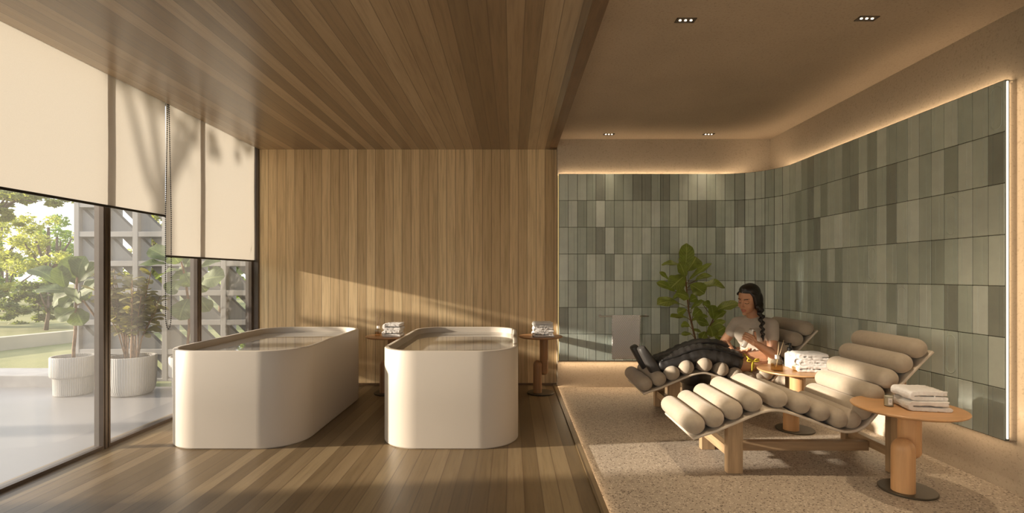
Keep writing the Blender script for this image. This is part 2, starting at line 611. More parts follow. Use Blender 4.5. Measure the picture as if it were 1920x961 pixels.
def sharp(o, ang=40):
    """smooth shading with sharp creases"""
    me = o.data
    bm = bmesh.new()
    bm.from_mesh(me)
    for f in bm.faces:
        f.smooth = True
    for e in bm.edges:
        if len(e.link_faces) == 2 and e.calc_face_angle(0) > math.radians(ang):
            e.smooth = False
    bm.to_mesh(me)
    bm.free()
    return o


def thing(name, label, cat, loc=(0, 0, 0), rotz=0, group=None):
    o = bpy.data.objects.new(name, None)
    o.empty_display_size = 0.1
    C.objects.link(o)
    o.location = loc
    o.rotation_euler = (0, 0, rotz)
    return tag(o, label, cat, group)


def tag(o, label, cat, group=None):
    o['label'] = label
    o['category'] = cat
    if group:
        o['group'] = group
    return o


def struct(name, bm, m, parent=None, smooth=None):
    o = obj(name, bm, m, parent, smooth=smooth)
    if parent is None:
        o['kind'] = 'structure'
    return o


def copy_tree(o, parent=None):
    c = o.copy()
    C.objects.link(c)
    if parent is not None:
        c.parent = parent
    for ch in list(o.children):
        copy_tree(ch, c)
    return c


def place_copy(o, loc, label, rotz=None, group=None):
    c = copy_tree(o)
    c.location = loc
    if rotz is not None:
        c.rotation_euler = (0, 0, rotz)
    c['label'] = label
    if group:
        c['group'] = group
    return c


def box_struct(name, lo, hi, m):
    bm = bmesh.new()
    quad_box(bm, lo, hi)
    return struct(name, bm, m)


# ------------------------------------------------------------------ camera
cam_d = bpy.data.cameras.new('camera')
cam = bpy.data.objects.new('camera', cam_d)
C.objects.link(cam)
cam.location = (0, 0, CAMH)
cam.rotation_euler = (PI / 2, 0, 0)
cam_d.sensor_width = 36.0
cam_d.sensor_fit = 'HORIZONTAL'
cam_d.lens = 36.0 * F / 1920.0
cam_d.shift_y = (VY - 480.5) / 1920.0
cam_d.clip_start = 0.05
cam_d.clip_end = 300
SC.camera = cam
# ================================================================== THE ROOM
XW = -2.755      # left edge of the oak ceiling
XS = 0.487       # oak / terrazzo seam
XR = 2.765       # right plaster wall
YB = 5.53        # oak back wall
YP = 5.42        # plaster back wall
ZC = 2.568       # oak ceiling
ZP = 2.652       # plaster ceiling
YREAR = -1.8

box_struct('floor', (-2.95, YREAR, -0.15), (XS - 0.03, 5.7, 0.0), M['floor_wood'])
box_struct('floor_terrazzo', (XS - 0.03, YREAR, -0.15), (2.95, 5.7, 0.0), M['terrazzo'])
bm = bmesh.new()
quad_box(bm, (XW, YREAR, ZC), (XS - 0.083, 5.7, 2.66))
struct('ceiling', bm, M['ceil_wood'])
box_struct('trim_1', (XS - 0.083, YREAR, ZC - 0.002), (XS - 0.003, YB, 2.66), M['trim_wood'])
box_struct('ceiling_plaster', (XS - 0.003, YREAR, ZP), (2.95, 5.7, 2.8), M['plaster_ceil'])
box_struct('ceiling_roof', (-2.98, YREAR, 2.66), (XS - 0.003, 5.7, 2.8), M['white_wall'])
box_struct('wall_back', (XW, YB, 0), (XS, 5.7, ZC), M['wall_wood'])
box_struct('wall_back_plaster', (XS, YP, 0.0), (XR, 5.7, ZP), M['plaster'])
box_struct('wall_right', (XR, YREAR, 0.0), (2.95, 5.7, ZP), M['plaster'])
# unseen rear wall; its wide window is added to let in fill light
bm = bmesh.new()
WX, WZ0, WZ1 = 2.3, 0.25, 2.40
for lo, hi in (((-2.95, YREAR - 0.15, -0.1), (-WX, YREAR, 2.8)), ((WX, YREAR - 0.15, -0.1), (2.95, YREAR, 2.8)),
               ((-WX, YREAR - 0.15, -0.1), (WX, YREAR, WZ0)), ((-WX, YREAR - 0.15, WZ1), (WX, YREAR, 2.8))):
    quad_box(bm, lo, hi)
struct('wall_rear', bm, M['white_wall'])
w = bpy.data.objects.new('window_8', None)
C.objects.link(w)
w.location = (0, YREAR - 0.08, 0)
w['kind'] = 'structure'
for k in range(4):
    x0, x1 = -WX + k * WX / 2, -WX + (k + 1) * WX / 2
    bm = bmesh.new()
    for lo, hi in (((x0, -0.03, WZ0), (x0 + 0.03, 0.03, WZ1)), ((x1 - 0.03, -0.03, WZ0), (x1, 0.03, WZ1)),
                   ((x0, -0.03, WZ0), (x1, 0.03, WZ0 + 0.03)), ((x0, -0.03, WZ1 - 0.03), (x1, 0.03, WZ1))):
        quad_box(bm, lo, hi)
    obj('frame', bm, M['bronze'], w)
    bm = bmesh.new()
    bm.faces.new([bm.verts.new(p) for p in ((x0 + 0.02, 0, WZ0 + 0.02), (x1 - 0.02, 0, WZ0 + 0.02), (x1 - 0.02, 0, WZ1 - 0.02), (x0 + 0.02, 0, WZ1 - 0.02))])
    obj('pane', bm, M['clear'], w)
# oak edge lip along the terrazzo with the light gap below it
bm = bmesh.new()
quad_box(bm, (XS - 0.04, YREAR, 0.0), (XS - 0.032, YB, 0.009))
quad_box(bm, (XS - 0.04, YREAR, 0.0085), (XS, YB, 0.0115))
struct('trim_2', bm, M['floor_wood'])
# thin oak skirting at the foot of the oak wall
box_struct('baseboard_oak', (XW, YB - 0.008, 0), (XS, YB, 0.022), M['trim_wood'])

# ------------------------------------------------------------------ sage tile cladding
RC = 0.48
XF, YF = 2.70, 5.36
YEND = 2.773
ZT0, ZT1 = 0.292, 2.268
L1 = XF - RC - 0.497
L2 = RC * PI / 2
L3 = (YF - RC) - YEND
LT = L1 + L2 + L3


def pth(s, off=0.0):
    """point on the cladding face; off moves it out of the wall into the room"""
    if s < L1:
        x, y, nx, ny = 0.497 + s, YF, 0, -1
    elif s < L1 + L2:
        a = (s - L1) / RC
        nx, ny = -math.sin(a), -math.cos(a)
        x, y = XF - RC - nx * RC, YF - RC - ny * RC
    else:
        x, y, nx, ny = XF, YF - RC - (s - L1 - L2), -1, 0
    return (x + nx * off, y + ny * off)


def tiles():
    bm = bmesh.new()
    lay = bm.loops.layers.float_color.new('glaze')
    rnd = random.Random(11)
    ncol = round(LT / 0.0976)
    w = LT / ncol
    rows = [ZT0 + (ZT1 - ZT0) * i / 7 for i in range(8)]
    tones = [(0.265, 0.275, 0.205), (0.225, 0.238, 0.175), (0.19, 0.205, 0.15), (0.155, 0.165, 0.118), (0.125, 0.128, 0.092), (0.29, 0.30, 0.23)]
    wts = [26, 26, 20, 15, 10, 8]
    pills = {(46, 6), (43, 4), (28, 5), (36, 3), (39, 2), (43, 1), (4, 1), (4, 4), (24, 5), (13, 2)}
    for r in range(7):
        for c in range(ncol):
            s0, s1 = c * w + 0.0012, (c + 1) * w - 0.0012
            z0, z1 = rows[r] + 0.0014, rows[r + 1] - 0.0014
            tn = rnd.choices(tones, wts)[0]
            k = rnd.uniform(0.93, 1.07)
            tn = (tn[0] ** 0.9 * k * 2.15, tn[1] ** 0.9 * k * 2.28, tn[2] ** 0.9 * k * 2.72)
            dp = rnd.uniform(-0.0008, 0.0008)
            rib = rnd.choice([0.3, 0.36, 0.64, 0.7, None])
            us = [0, 0.03]
            offs = [0.000, 0.004 + dp]
            ks = [1, 1]
            if rib is not None:
                us += [rib - 0.025, rib, rib + 0.025]
                offs += [0.004 + dp, 0.0015, 0.004 + dp]
            us += [0.97, 1]
            offs += [0.004 + dp, 0.0]
            cols = []
            for u, o in zip(us, offs):
                x, y = pth(s0 + (s1 - s0) * u, o)
                x2, y2 = pth(s0 + (s1 - s0) * u, 0.0)
                cols.append([bm.verts.new((x2, y2, z0)), bm.verts.new((x, y, z0 + 0.003)), bm.verts.new((x, y, z1 - 0.003)), bm.verts.new((x2, y2, z1))])
            for a, b in zip(cols, cols[1:]):
                for j in range(3):
                    f = bm.faces.new((a[j], b[j], b[j + 1], a[j + 1]))
                    for lp in f.loops:
                        lp[lay] = (*tn, 1)
            if (c, r) in pills:
                b2 = bmesh.new()
                loop = []
                zc0, zc1, hw = z0 + 0.055, z1 - 0.055, 0.032
                sm = (s0 + s1) / 2
                for i in range(9):
                    a = PI * i / 8
                    loop.append((sm + hw * math.cos(a), zc1 + hw * math.sin(a)))
                for i in range(9):
                    a = PI + PI * i / 8
                    loop.append((sm + hw * math.cos(a), zc0 + hw * math.sin(a)))
                loop.append(loop[0])
                pts = [(*pth(s, 0.004), z) for s, z in loop]
                n0 = len(bm.faces)
                tube(bm, pts, 0.0028, 6, False)
                bm.faces.ensure_lookup_table()
                for f in bm.faces[n0:]:
                    for lp in f.loops:
                        lp[lay] = (*tn, 1)
    # backing board
    n0 = len(bm.faces)
    ns = 60
    prev = None
    for i in range(ns + 1):
        s = LT * i / ns
        f0 = pth(s, 0.0005)
        b0 = pth(s, -0.022)
        cur = [bm.verts.new((*f0, ZT0)), bm.verts.new((*f0, ZT1)), bm.verts.new((*b0, ZT1)), bm.verts.new((*b0, ZT0))]
        if prev:
            for j in range(4):
                k = (j + 1) % 4
                f = bm.faces.new((prev[j], cur[j], cur[k], prev[k]))
                f.material_index = 1
        else:
            bm.faces.new(cur).material_index = 1
        prev = cur
    bm.faces.new(prev[::-1]).material_index = 1
    o = obj('wall_tiles', bm, [M['tile'], M['grout']], smooth='keep')
    o['kind'] = 'structure'
    return o


tiles()

# ------------------------------------------------------------------ light strips
bm = bmesh.new()
quad_box(bm, (2.702, 2.764, 0.305), (2.709, 2.770, ZT1 - 0.01))
tag(obj('light_strip', bm, M['led']), 'bright vertical light strip fixed to the near end of the green tiles', 'light strip')
bm = bmesh.new()
quad_box(bm, (XS + 0.0005, YF + 0.004, ZT0), (XS + 0.006, YF + 0.010, ZT1))
tag(obj('light_strip', bm, M['ledgold']), 'thin golden light line where the green tiles meet the oak wall', 'light strip')


def area(name, loc, sx, sy, energy, direction, col=(1.0, 0.72, 0.44)):
    d = bpy.data.lights.new(name, 'AREA')
    d.shape = 'RECTANGLE'
    d.size, d.size_y = sx, sy
    d.energy = energy
    d.color = col
    o = bpy.data.objects.new(name, d)
    C.objects.link(o)
    o.location = loc
    return o


def aim(o, fwd, longaxis):
    """area light: shines along fwd, its long side along longaxis"""
    z = -Vector(fwd).normalized()
    x = Vector(longaxis).normalized()
    y = z.cross(x)
    o.rotation_euler = Matrix((x, y, z)).transposed().to_euler()


LED = 0.48      # watts per metre
# behind the top edge of the tiles, shining up the plaster
o = area('led_top_back', (0.50 + L1 / 2, YF + 0.035, ZT1 - 0.012), L1, 0.016, LED * L1, 0); aim(o, (0, 0.1, 1), (1, 0, 0))
for i in range(4):
    s = L1 + L2 * (i + 0.5) / 4
    x, y = pth(s, -0.035)
    x2, y2 = pth(s + 0.05, -0.035)
    o = area('led_top_corner', (x, y, ZT1 - 0.012), L2 / 4, 0.016, LED * L2 / 4 * 1.3, 0); aim(o, (0, 0, 1), (x2 - x, y2 - y, 0))
o = area('led_top_right', (XF + 0.035, YEND + L3 / 2, ZT1 - 0.012), L3, 0.016, LED * L3, 0); aim(o, (0.1, 0, 1), (0, 1, 0))
# below the bottom edge, washing the foot of the plaster and the floor
o = area('led_bottom_back', (0.50 + L1 / 2, YF + 0.020, ZT0 - 0.004), L1, 0.02, LED * L1 * 2.0, 0); aim(o, (0, -0.3, -1), (1, 0, 0))
o = area('led_bottom_right', (XF + 0.020, YEND + L3 / 2, ZT0 - 0.004), L3, 0.02, LED * L3 * 0.8, 0); aim(o, (-0.3, 0, -1), (0, 1, 0))
# foot of the walls and the oak edge
o = area('led_oak_edge', (XS - 0.026, 3.6, 0.0046), 3.6, 0.007, LED * 1.6 * 3.6, 0); aim(o, (1, 0, 0), (0, 1, 0))
# end of the tiles, washing the plaster beside it
o = area('led_end', (XF + 0.018, YEND - 0.004, (ZT0 + ZT1) / 2), ZT1 - ZT0 - 0.03, 0.008, LED * 1.0, 0); aim(o, (0.75, -0.65, 0), (0, 0, 1))
box_struct('trim_5', (XF + 0.0005, YEND + 0.0005, ZT0 + 0.002), (XR + 0.001, YEND + 0.03, ZT1 - 0.002), M['plaster'])

# ------------------------------------------------------------------ recessed downlights
def downlight(loc, label):
    t = thing('recessed_downlight', label, 'ceiling light', loc, 0, 'downlights in the plaster ceiling')
    bm = bmesh.new()
    # open bronze tray: rim and four walls round a recessed plate
    w, l = 0.056, 0.027
    quad_box(bm, (-w, -l, -0.004), (w, -l + 0.005, 0.002))
    quad_box(bm, (-w, l - 0.005, -0.004), (w, l, 0.002))
    quad_box(bm, (-w, -l, -0.004), (-w + 0.005, l, 0.002))
    quad_box(bm, (w - 0.005, -l, -0.004), (w, l, 0.002))
    quad_box(bm, (-w + 0.004, -l + 0.004, -0.0008), (w - 0.004, l - 0.004, 0.002))
    obj('frame', bm, M['bronze'], t)
    for k in (-1, 0, 1):
        bm = bmesh.new()
        lathe(bm, [(0.0065, -0.0012), (0.0065, -0.003), (0.004, -0.0040)], 16, k * 0.031, 0)
        obj('lamp', bm, M['spot'], t)
    d = bpy.data.lights.new('downlight_beam', 'SPOT')
    d.energy = 36 if loc[1] < 4 else 5
    d.color = (1.0, 0.78, 0.52)
    d.spot_size = math.radians(66)
    d.spot_blend = 0.8
    d.shadow_soft_size = 0.04
    o = bpy.data.objects.new('downlight_beam', d)
    C.objects.link(o)
    o.location = (loc[0], loc[1], loc[2] - 0.01)
    return t


downlight((0.99, 2.89, ZP), 'three-lamp bronze downlight in the near plaster ceiling beside the oak ceiling')
downlight((2.01, 2.87, ZP), 'three-lamp bronze downlight in the near plaster ceiling towards the right wall')
downlight((1.00, 5.23, ZP), 'three-lamp downlight near the back plaster wall beside the oak ceiling')
downlight((2.03, 5.23, ZP), 'three-lamp downlight near the back plaster wall above the fig plant')

# ------------------------------------------------------------------ window wall
MUL = [5.50, 4.56, 3.52, 2.48, 1.44, 0.40, -0.64, -1.68]
GX = -2.845
for i in range(len(MUL) - 1):
    y1, y0 = MUL[i], MUL[i + 1]
    w = bpy.data.objects.new('window_%d' % (i + 1), None)
    C.objects.link(w)
    w.location = (GX, (y0 + y1) / 2, 0)
    w['kind'] = 'structure'
    h = (y1 - y0) / 2
    for (nm, lo, hi) in (('stile', (-0.032, h - 0.031, 0), (0.032, h, 2.66)), ('stile', (-0.032, -h, 0), (0.032, -h + 0.031, 2.66)),
                         ('bottom_rail', (-0.032, -h + 0.031, 0), (0.032, h - 0.031, 0.022)), ('top_rail', (-0.032, -h + 0.031, 2.60), (0.032, h - 0.031, 2.66))):
        bm = bmesh.new()
        quad_box(bm, lo, hi)
        # a shallow groove line down the middle of the inner face
        if nm == 'stile':
            quad_box(bm, (0.032, lo[1] + 0.011, 0), (0.036, lo[1] + 0.016, 2.6))
        obj(nm, bm, M['bronze'], w)
    bm = bmesh.new()
    quad_box(bm, (-0.001, -h + 0.03, 0.02), (0.001, h - 0.03, 2.61))
    bmesh.ops.delete(bm, geom=[f for f in bm.faces if f.calc_center_median().x < 0.0005], context='FACES')
    obj('pane', bm, M['glass'], w)
box_struct('trim_3', (GX - 0.035, 5.50, 0), (XW, 5.7, 2.66), M['bronze'])

# ------------------------------------------------------------------ roller blinds
def blind(y0, y1, zb, x, label):
    t = thing('roller_blind', label, 'blind', (x, (y0 + y1) / 2, zb), 0, 'roller blinds on the window wall')
    h = (y1 - y0) / 2
    bm = bmesh.new()
    v = []
    ny = 24
    for i in range(ny + 1):
        y = -h + 2 * h * i / ny
        v.append([bm.verts.new((0.0015 * math.sin(9 * y + j), y, 0.01 + (2.62 - zb) * j / 8)) for j in range(9)])
    for a, b in zip(v, v[1:]):
        for j in range(8):
            bm.faces.new((a[j], b[j], b[j + 1], a[j + 1])).smooth = True
    obj('fabric', bm, M['blind'], t)
    bm = bmesh.new()
    bev_box(bm, (-0.006, -h, -0.004), (0.006, h, 0.013), 0.003)
    obj('bottom_bar', bm, M['black'], t)
    bm = bmesh.new()
    lathe(bm, [(0.022, -h), (0.022, h)], 20)
    bmesh.ops.rotate(bm, cent=(0, 0, 0), matrix=Matrix.Rotation(PI / 2, 3, 'X'), verts=bm.verts)
    bmesh.ops.translate(bm, vec=(-0.0225, 0, 2.63 - zb), verts=bm.verts)
    obj('roller', bm, M['cap'], t)
    return t


b1 = blind(1.90, 4.071, 1.668, -2.785, 'wide cream roller blind nearest the camera, drawn less far down')
b2 = blind(4.076, 5.49, 1.346, -2.785, 'cream roller blind beside the oak wall, drawn lower than its neighbour')
bm = bmesh.new()
ZL = 0.765 - 1.346
pts = []
nb = 116
for k in range(nb):
    u = k / (nb - 1)
    z = 2.60 - 1.346 + (ZL - (2.60 - 1.346)) * u
    g = 0.006 + 0.028 * min(1, u / 0.5) if u < 0.93 else 0.034 * math.sqrt(max(0, 1 - ((u - 0.93) / 0.07) ** 2))
    pts.append((z, g))
for sgn in (-1, 1):
    for z, g in pts:
        b_ = bmesh.new()
        bmesh.ops.create_icosphere(b_, subdivisions=1, radius=0.0055)
        bmesh.ops.translate(b_, vec=(0.016, -0.700 + sgn * g - 0.005 * 0, z), verts=b_.verts)
        append_bm(bm, b_)
for sgn in (-1, 1):
    tube(bm, [(0.016, -0.700 + sgn * g, z) for z, g in pts], 0.0012, 5)
obj('bead_chain', bm, M['black'], b2)
# ================================================================== BATHTUBS
def bathtub(loc, label):
    t = thing('bathtub', label, 'bathtub', loc, 0, 'freestanding bathtubs')
    W, L, H, R = 0.985, 1.655, 0.676, 0.285
    bm = bmesh.new()
    n = 14
    lo = []
    lo.append(rrect(W - 0.012, L - 0.012, R - 0.006, 0.0, n))
    lo.append(rrect(W, L, R, 0.008, n))
    lo.append(rrect(W, L, R, 0.30, n))
    lo.append(rrect(W, L, R, H - 0.008, n))
    lo.append(rrect(W - 0.005, L - 0.005, R - 0.0025, H - 0.002, n))
    lo.append(rrect(W - 0.016, L - 0.016, R - 0.008, H, n))
    k = 0.06
    lo.append(rrect(W - k, L - k, R - k / 2, H, n))
    k = 0.072
    lo.append(rrect(W - k, L - k, R - k / 2, H - 0.006, n))
    k = 0.076
    lo.append(rrect(W - k, L - k, R - k / 2, H - 0.060, n))
    k = 0.26
    lo.append(rrect(W - k, L - k, R - k / 2 + 0.02, 0.22, n))
    k = 0.36
    lo.append(rrect(W - k, L - k, R - k / 2 + 0.06, 0.14, n))
    k = 0.55
    lo.append(rrect(W - k, L - k, 0.15, 0.125, n))
    loft(bm, lo)
    sharp(obj('body', bm, M['tub'], t), 35)
    bm = bmesh.new()
    k = 0.0755
    bm.faces.new([bm.verts.new(p) for p in rrect(W - k, L - k, R - k / 2, H - 0.049, n)])
    o = obj('water', bm, M['water'], t)
    o['label'] = 'still clear water'
    return t


YT = 3.486 + 1.655 / 2
tub1 = bathtub((-1.975, YT, 0), 'cream freestanding bathtub beside the glass wall, full of water')
tub2 = place_copy(tub1, (-0.447, YT, 0), 'cream freestanding bathtub in mid room between the two oak wall tables')


# ================================================================== SIDE TABLES
def side_table(loc, label, rtop, ztop, rcol, tm, cm, lowtop, upbot, offs, group):
    t = thing('side_table', label, 'side table', loc, 0, group)
    bm = bmesh.new()
    lathe(bm, [(0.136, 0.0), (0.138, 0.003), (0.138, 0.009), (0.135, 0.012)], 56)
    o = sharp(obj('base_plate', bm, M['basemetal'], t))
    o['label'] = 'flat round bronze base plate'
    (lx, ly), (ux, uy) = offs
    bm = bmesh.new()
    prof = [(rcol, 0.011)]
    zc = lowtop - rcol * 1.15
    prof.append((rcol, zc))
    for i in range(1, 9):
        a = PI / 2 * i / 8
        prof.append((rcol * math.cos(a), zc + rcol * 1.15 * math.sin(a)))
    lathe(bm, prof, 32, lx, ly)
    sharp(obj('lower_column', bm, cm, t), 60)
    bm = bmesh.new()
    prof = []
    zc = upbot + rcol * 0.75
    for i in range(8):
        a = PI / 2 * (1 - i / 8)
        prof.append((rcol * math.cos(a), zc - rcol * 0.75 * math.sin(a)))
    prof += [(rcol, zc), (rcol, ztop - 0.014)]
    lathe(bm, prof, 32, ux, uy)
    sharp(obj('upper_column', bm, cm, t), 60)
    bm = bmesh.new()
    lathe(bm, [(rtop - 0.012, ztop - 0.016), (rtop - 0.003, ztop - 0.011), (rtop, ztop - 0.006), (rtop - 0.001, ztop - 0.002), (rtop - 0.004, ztop)], 72)
    sharp(obj('table_top', bm, tm, t), 30)
    return t


OFF = ((-0.047, -0.030), (0.040, 0.036))
tabA = side_table((2.205, 2.826, 0), 'round oak side table nearest the camera, at the right with two towels and a candle', 0.268, 0.467, 0.056,
                  M['table'], M['column'], 0.302, 0.166, OFF, 'oak side tables by the loungers')
tabB = place_copy(tabA, (2.195, 3.93, 0), 'round oak side table between the two loungers, with bottles and three towels')
OFW = ((-0.033, -0.022), (0.035, 0.026))
tabC = side_table((0.291, 5.15, 0), 'tall brown oak table at the right end of the oak wall', 0.222, 0.582, 0.0435,
                  M['walltable'], M['wallcolumn'], 0.338, 0.18, OFW, 'brown oak tables at the oak wall')
tabD = place_copy(tabC, (-1.262, 5.15, 0), 'tall brown oak table at the oak wall between the two bathtubs')


# ================================================================== FOLDED TOWELS
def towel_mesh(bm, wx, wy, layers, th, seed, round_right=False):
    """a terry towel folded in a zig-zag; the rounded folds look towards -x"""
    rnd = random.Random(seed)
    pitch = th * 1.32
    path = []
    r = pitch / 2
    for k in range(layers):
        z = th / 2 + k * pitch
        xs = [wx / 2 - 0.01 * rnd.random(), wx / 4, 0, -wx / 4, -wx / 2 + r]
        if k % 2 == 1:
            xs = xs[::-1]
        for x in xs:
            path.append((x, z))
        if k < layers - 1:
            sgn = -1 if k % 2 == 0 else 1
            xe = xs[-1]
            for i in range(1, 6):
                a = -PI / 2 + PI * i / 6
                path.append((xe + sgn * r * math.cos(a), z + r + r * math.sin(a)))
    # thickness on both sides of the centre line
    n = len(path)
    left, right = [], []
    for i, (x, z) in enumerate(path):
        x0, z0 = path[max(i - 1, 0)]
        x1, z1 = path[min(i + 1, n - 1)]
        dx, dz = x1 - x0, z1 - z0
        l = math.hypot(dx, dz) or 1
        nx, nz = -dz / l, dx / l
        left.append((x + nx * th / 2, z + nz * th / 2))
        right.append((x - nx * th / 2, z - nz * th / 2))
    e0, e1 = path[0], path[-1]
    outline = left + [(e1[0] + (0.3 * th if (layers % 2) else -0.3 * th), e1[1])] + right[::-1] + [(e0[0] + 0.3 * th, e0[1])]
    ny = 14
    loops = []
    for j in range(ny + 1):
        v = j / ny
        y = -wy / 2 + wy * v
        edge = min(v, 1 - v) * ny
        shrink = 1.0
        lp = []
        for i, (x, z) in enumerate(outline):
            p = Vector((x, y, z))
            nv = noise.noise_vector(p * 22 + Vector((seed * 7.1, 0, 0)))
            nf = noise.noise_vector(p * 90 + Vector((seed * 3.1, 0, 0)))
            q = p + nv * 0.0042 + nf * 0.0008
            q.z = max(q.z, 0.0005)
            lp.append(q)
        loops.append(lp)
    vs = [[bm.verts.new(p) for p in lp] for lp in loops]
    for a, b in zip(vs, vs[1:]):
        bridge(bm, a, b)
    for lp, rev in ((vs[0], False), (vs[-1], True)):
        m = len(left)
        tot = len(lp)
        # cap as a strip between the two sides of the ribbon
        for i in range(m - 1):
            a, b = lp[i], lp[i + 1]
            c_, d = lp[tot - 2 - (i + 1)], lp[tot - 2 - i]
            try:
                bm.faces.new((a, b, c_, d))
            except ValueError:
                pass
        try:
            bm.faces.new((lp[m - 1], lp[m], lp[m + 1]))
            bm.faces.new((lp[tot - 1], lp[0], lp[tot - 2]))
        except ValueError:
            pass
    top = max(p.z for lp in loops for p in lp)
    return top


def soft(name, bm, mat, voxel, seed):
    """voxel-remesh and soften a cloth solid, with a fine terry pile"""
    bmesh.ops.recalc_face_normals(bm, faces=bm.faces[:])
    me = bpy.data.meshes.new('tmp_cloth')
    bm.to_mesh(me)
    bm.free()
    tmp = bpy.data.objects.new('tmp', me)
    C.objects.link(tmp)
    md = tmp.modifiers.new('r', 'REMESH'); md.mode = 'VOXEL'; md.voxel_size = voxel
    ms = tmp.modifiers.new('s', 'SMOOTH'); ms.iterations = 3; ms.factor = 0.5
    dg = bpy.context.evaluated_depsgraph_get()
    res = bpy.data.meshes.new_from_object(tmp.evaluated_get(dg))
    bpy.data.objects.remove(tmp)
    bpy.data.meshes.remove(me)
    res.name = name
    res.materials.clear()
    res.materials.append(mat)
    nrm_ = [v.normal.copy() for v in res.vertices]
    for v, nn_ in zip(res.vertices, nrm_):
        q = v.co + Vector((seed * 3.3, 0, 0))
        v.co += nn_ * (noise.noise(q * 55) * 0.0022 + noise.noise(q * 160) * 0.0009)
        v.co.z = max(v.co.z, 0.0004)
    for p in res.polygons:
        p.use_smooth = True
    o = bpy.data.objects.new(name, res)
    C.objects.link(o)
    return o


def towel(loc, rot, wx, wy, layers, th, seed, label, group):
    bm = bmesh.new()
    top = towel_mesh(bm, wx, wy, layers, th, seed)
    o = soft('folded_towel', bm, M['towel'], 0.0027, seed)
    o.location = loc
    o.rotation_euler = (0, 0, rot)
    tag(o, label, 'towel', group)
    return loc[2] + top


# near table: two thick towels
z = towel((2.26, 2.80, 0.4675), -0.20, 0.195, 0.185, 2, 0.0225, 1, 'lower of the two folded white towels on the nearest side table', 'towels on the nearest side table')
towel((2.262, 2.81, z - 0.002), -0.13, 0.185, 0.175, 2, 0.0225, 2, 'upper of the two folded white towels on the nearest side table', 'towels on the nearest side table')
# middle table: three
z = towel((2.285, 3.90, 0.4675), -0.15, 0.225, 0.20, 2, 0.020, 3, 'bottom one of three folded white towels beside the pump bottle', 'towels between the loungers')
z = towel((2.29, 3.91, z - 0.002), -0.11, 0.215, 0.19, 2, 0.019, 4, 'middle one of three folded white towels beside the pump bottle', 'towels between the loungers')
towel((2.295, 3.905, z - 0.002), -0.18, 0.21, 0.19, 2, 0.019, 5, 'topmost of three folded white towels beside the pump bottle', 'towels between the loungers')
# oak wall tables
z = towel((-1.192, 5.12, 0.5825), -0.05, 0.175, 0.18, 2, 0.029, 6, 'lower of two rolled-edge white towels on the table between the bathtubs', 'towels between the bathtubs')
towel((-1.190, 5.12, z - 0.003), -0.03, 0.165, 0.18, 2, 0.028, 7, 'upper of two rolled-edge white towels on the table between the bathtubs', 'towels between the bathtubs')
z = towel((0.315, 5.12, 0.5825), 0.04, 0.205, 0.18, 2, 0.021, 8, 'bottom one of three white towels at the right end of the oak wall', 'towels at the right end of the oak wall')
z = towel((0.317, 5.12, z - 0.002), 0.0, 0.20, 0.18, 2, 0.020, 9, 'middle one of three white towels at the right end of the oak wall', 'towels at the right end of the oak wall')
towel((0.313, 5.12, z - 0.002), 0.05, 0.19, 0.18, 2, 0.020, 10, 'topmost of three white towels at the right end of the oak wall', 'towels at the right end of the oak wall')


# ================================================================== BOTTLES AND CANDLE
def diffuser(loc, s, label, reedmat, liq, reeds):
    t = thing('reed_diffuser', label, 'reed diffuser', loc)
    bm = bmesh.new()
    w = 0.072 * s
    lo = [rrect(w - 0.006, w - 0.006, 0.012 * s, 0.0), rrect(w, w, 0.014 * s, 0.004), rrect(w, w, 0.014 * s, 0.070 * s),
          rrect(w * 0.9, w * 0.9, 0.016 * s, 0.080 * s), rrect(w * 0.45, w * 0.45, 0.0155 * s, 0.088 * s), rrect(w * 0.38, w * 0.38, 0.0135 * s, 0.096 * s)]
    loft(bm, lo, True, False)
    sharp(obj('bottle', bm, M['clear'], t), 60)
    bm = bmesh.new()
    lo = [rrect(w - 0.010, w - 0.010, 0.010 * s, 0.004), rrect(w - 0.007, w - 0.007, 0.011 * s, 0.007), rrect(w - 0.007, w - 0.007, 0.011 * s, 0.055 * s)]
    loft(bm, lo)
    o = sharp(obj('oil', bm, liq, t), 60)
    o['label'] = 'golden oil'
    bm = bmesh.new()
    lathe(bm, [(0.0155 * s, 0.094 * s), (0.0155 * s, 0.122 * s), (0.013 * s, 0.125 * s)], 24)
    sharp(obj('collar', bm, M['cap'] if s > 0.95 else M['whitecap'], t), 40)
    for (dx, dy, h) in reeds:
        bm = bmesh.new()
        tube(bm, [(-dx * 0.15, -dy * 0.15, 0.03 * s), (dx, dy, h)], 0.0019, 8)
        obj('reed', bm, reedmat, t)
    return t


diffuser((2.020, 3.865, 0.4675), 1.0, 'glass reed diffuser with golden oil on the table between the loungers', M['reed'], M['amber'],
         [(0.020, 0.01, 0.225), (0.048, -0.01, 0.235), (0.030, 0.02, 0.215)])
diffuser((-1.355, 5.13, 0.5825), 0.82, 'glass reed diffuser with dark reeds on the table between the bathtubs', M['darkreed'], M['paleoil'],
         [(-0.030, 0.01, 0.225), (0.034, -0.01, 0.235), (0.015, 0.02, 0.23), (-0.012, 0.0, 0.22)])

t = thing('pump_bottle', 'frosted soap bottle with a black pump on the table between the loungers', 'bottle', (2.225, 4.06, 0.4675))
bm = bmesh.new()
lathe(bm, [(0.034, 0.0), (0.037, 0.004), (0.037, 0.098), (0.034, 0.108), (0.018, 0.118), (0.0165, 0.128)], 32)
sharp(obj('bottle', bm, M['soap'], t), 50)
bm = bmesh.new()
lathe(bm, [(0.0185, 0.124), (0.0185, 0.150), (0.015, 0.153), (0.006, 0.154), (0.006, 0.172), (0.013, 0.173), (0.013, 0.185), (0.011, 0.187)], 24)
capsule(bm, (0.0, 0, 0.180), (-0.040, -0.012, 0.178), 0.006, 0.0045, 12)
sharp(obj('pump', bm, M['black'], t), 40)

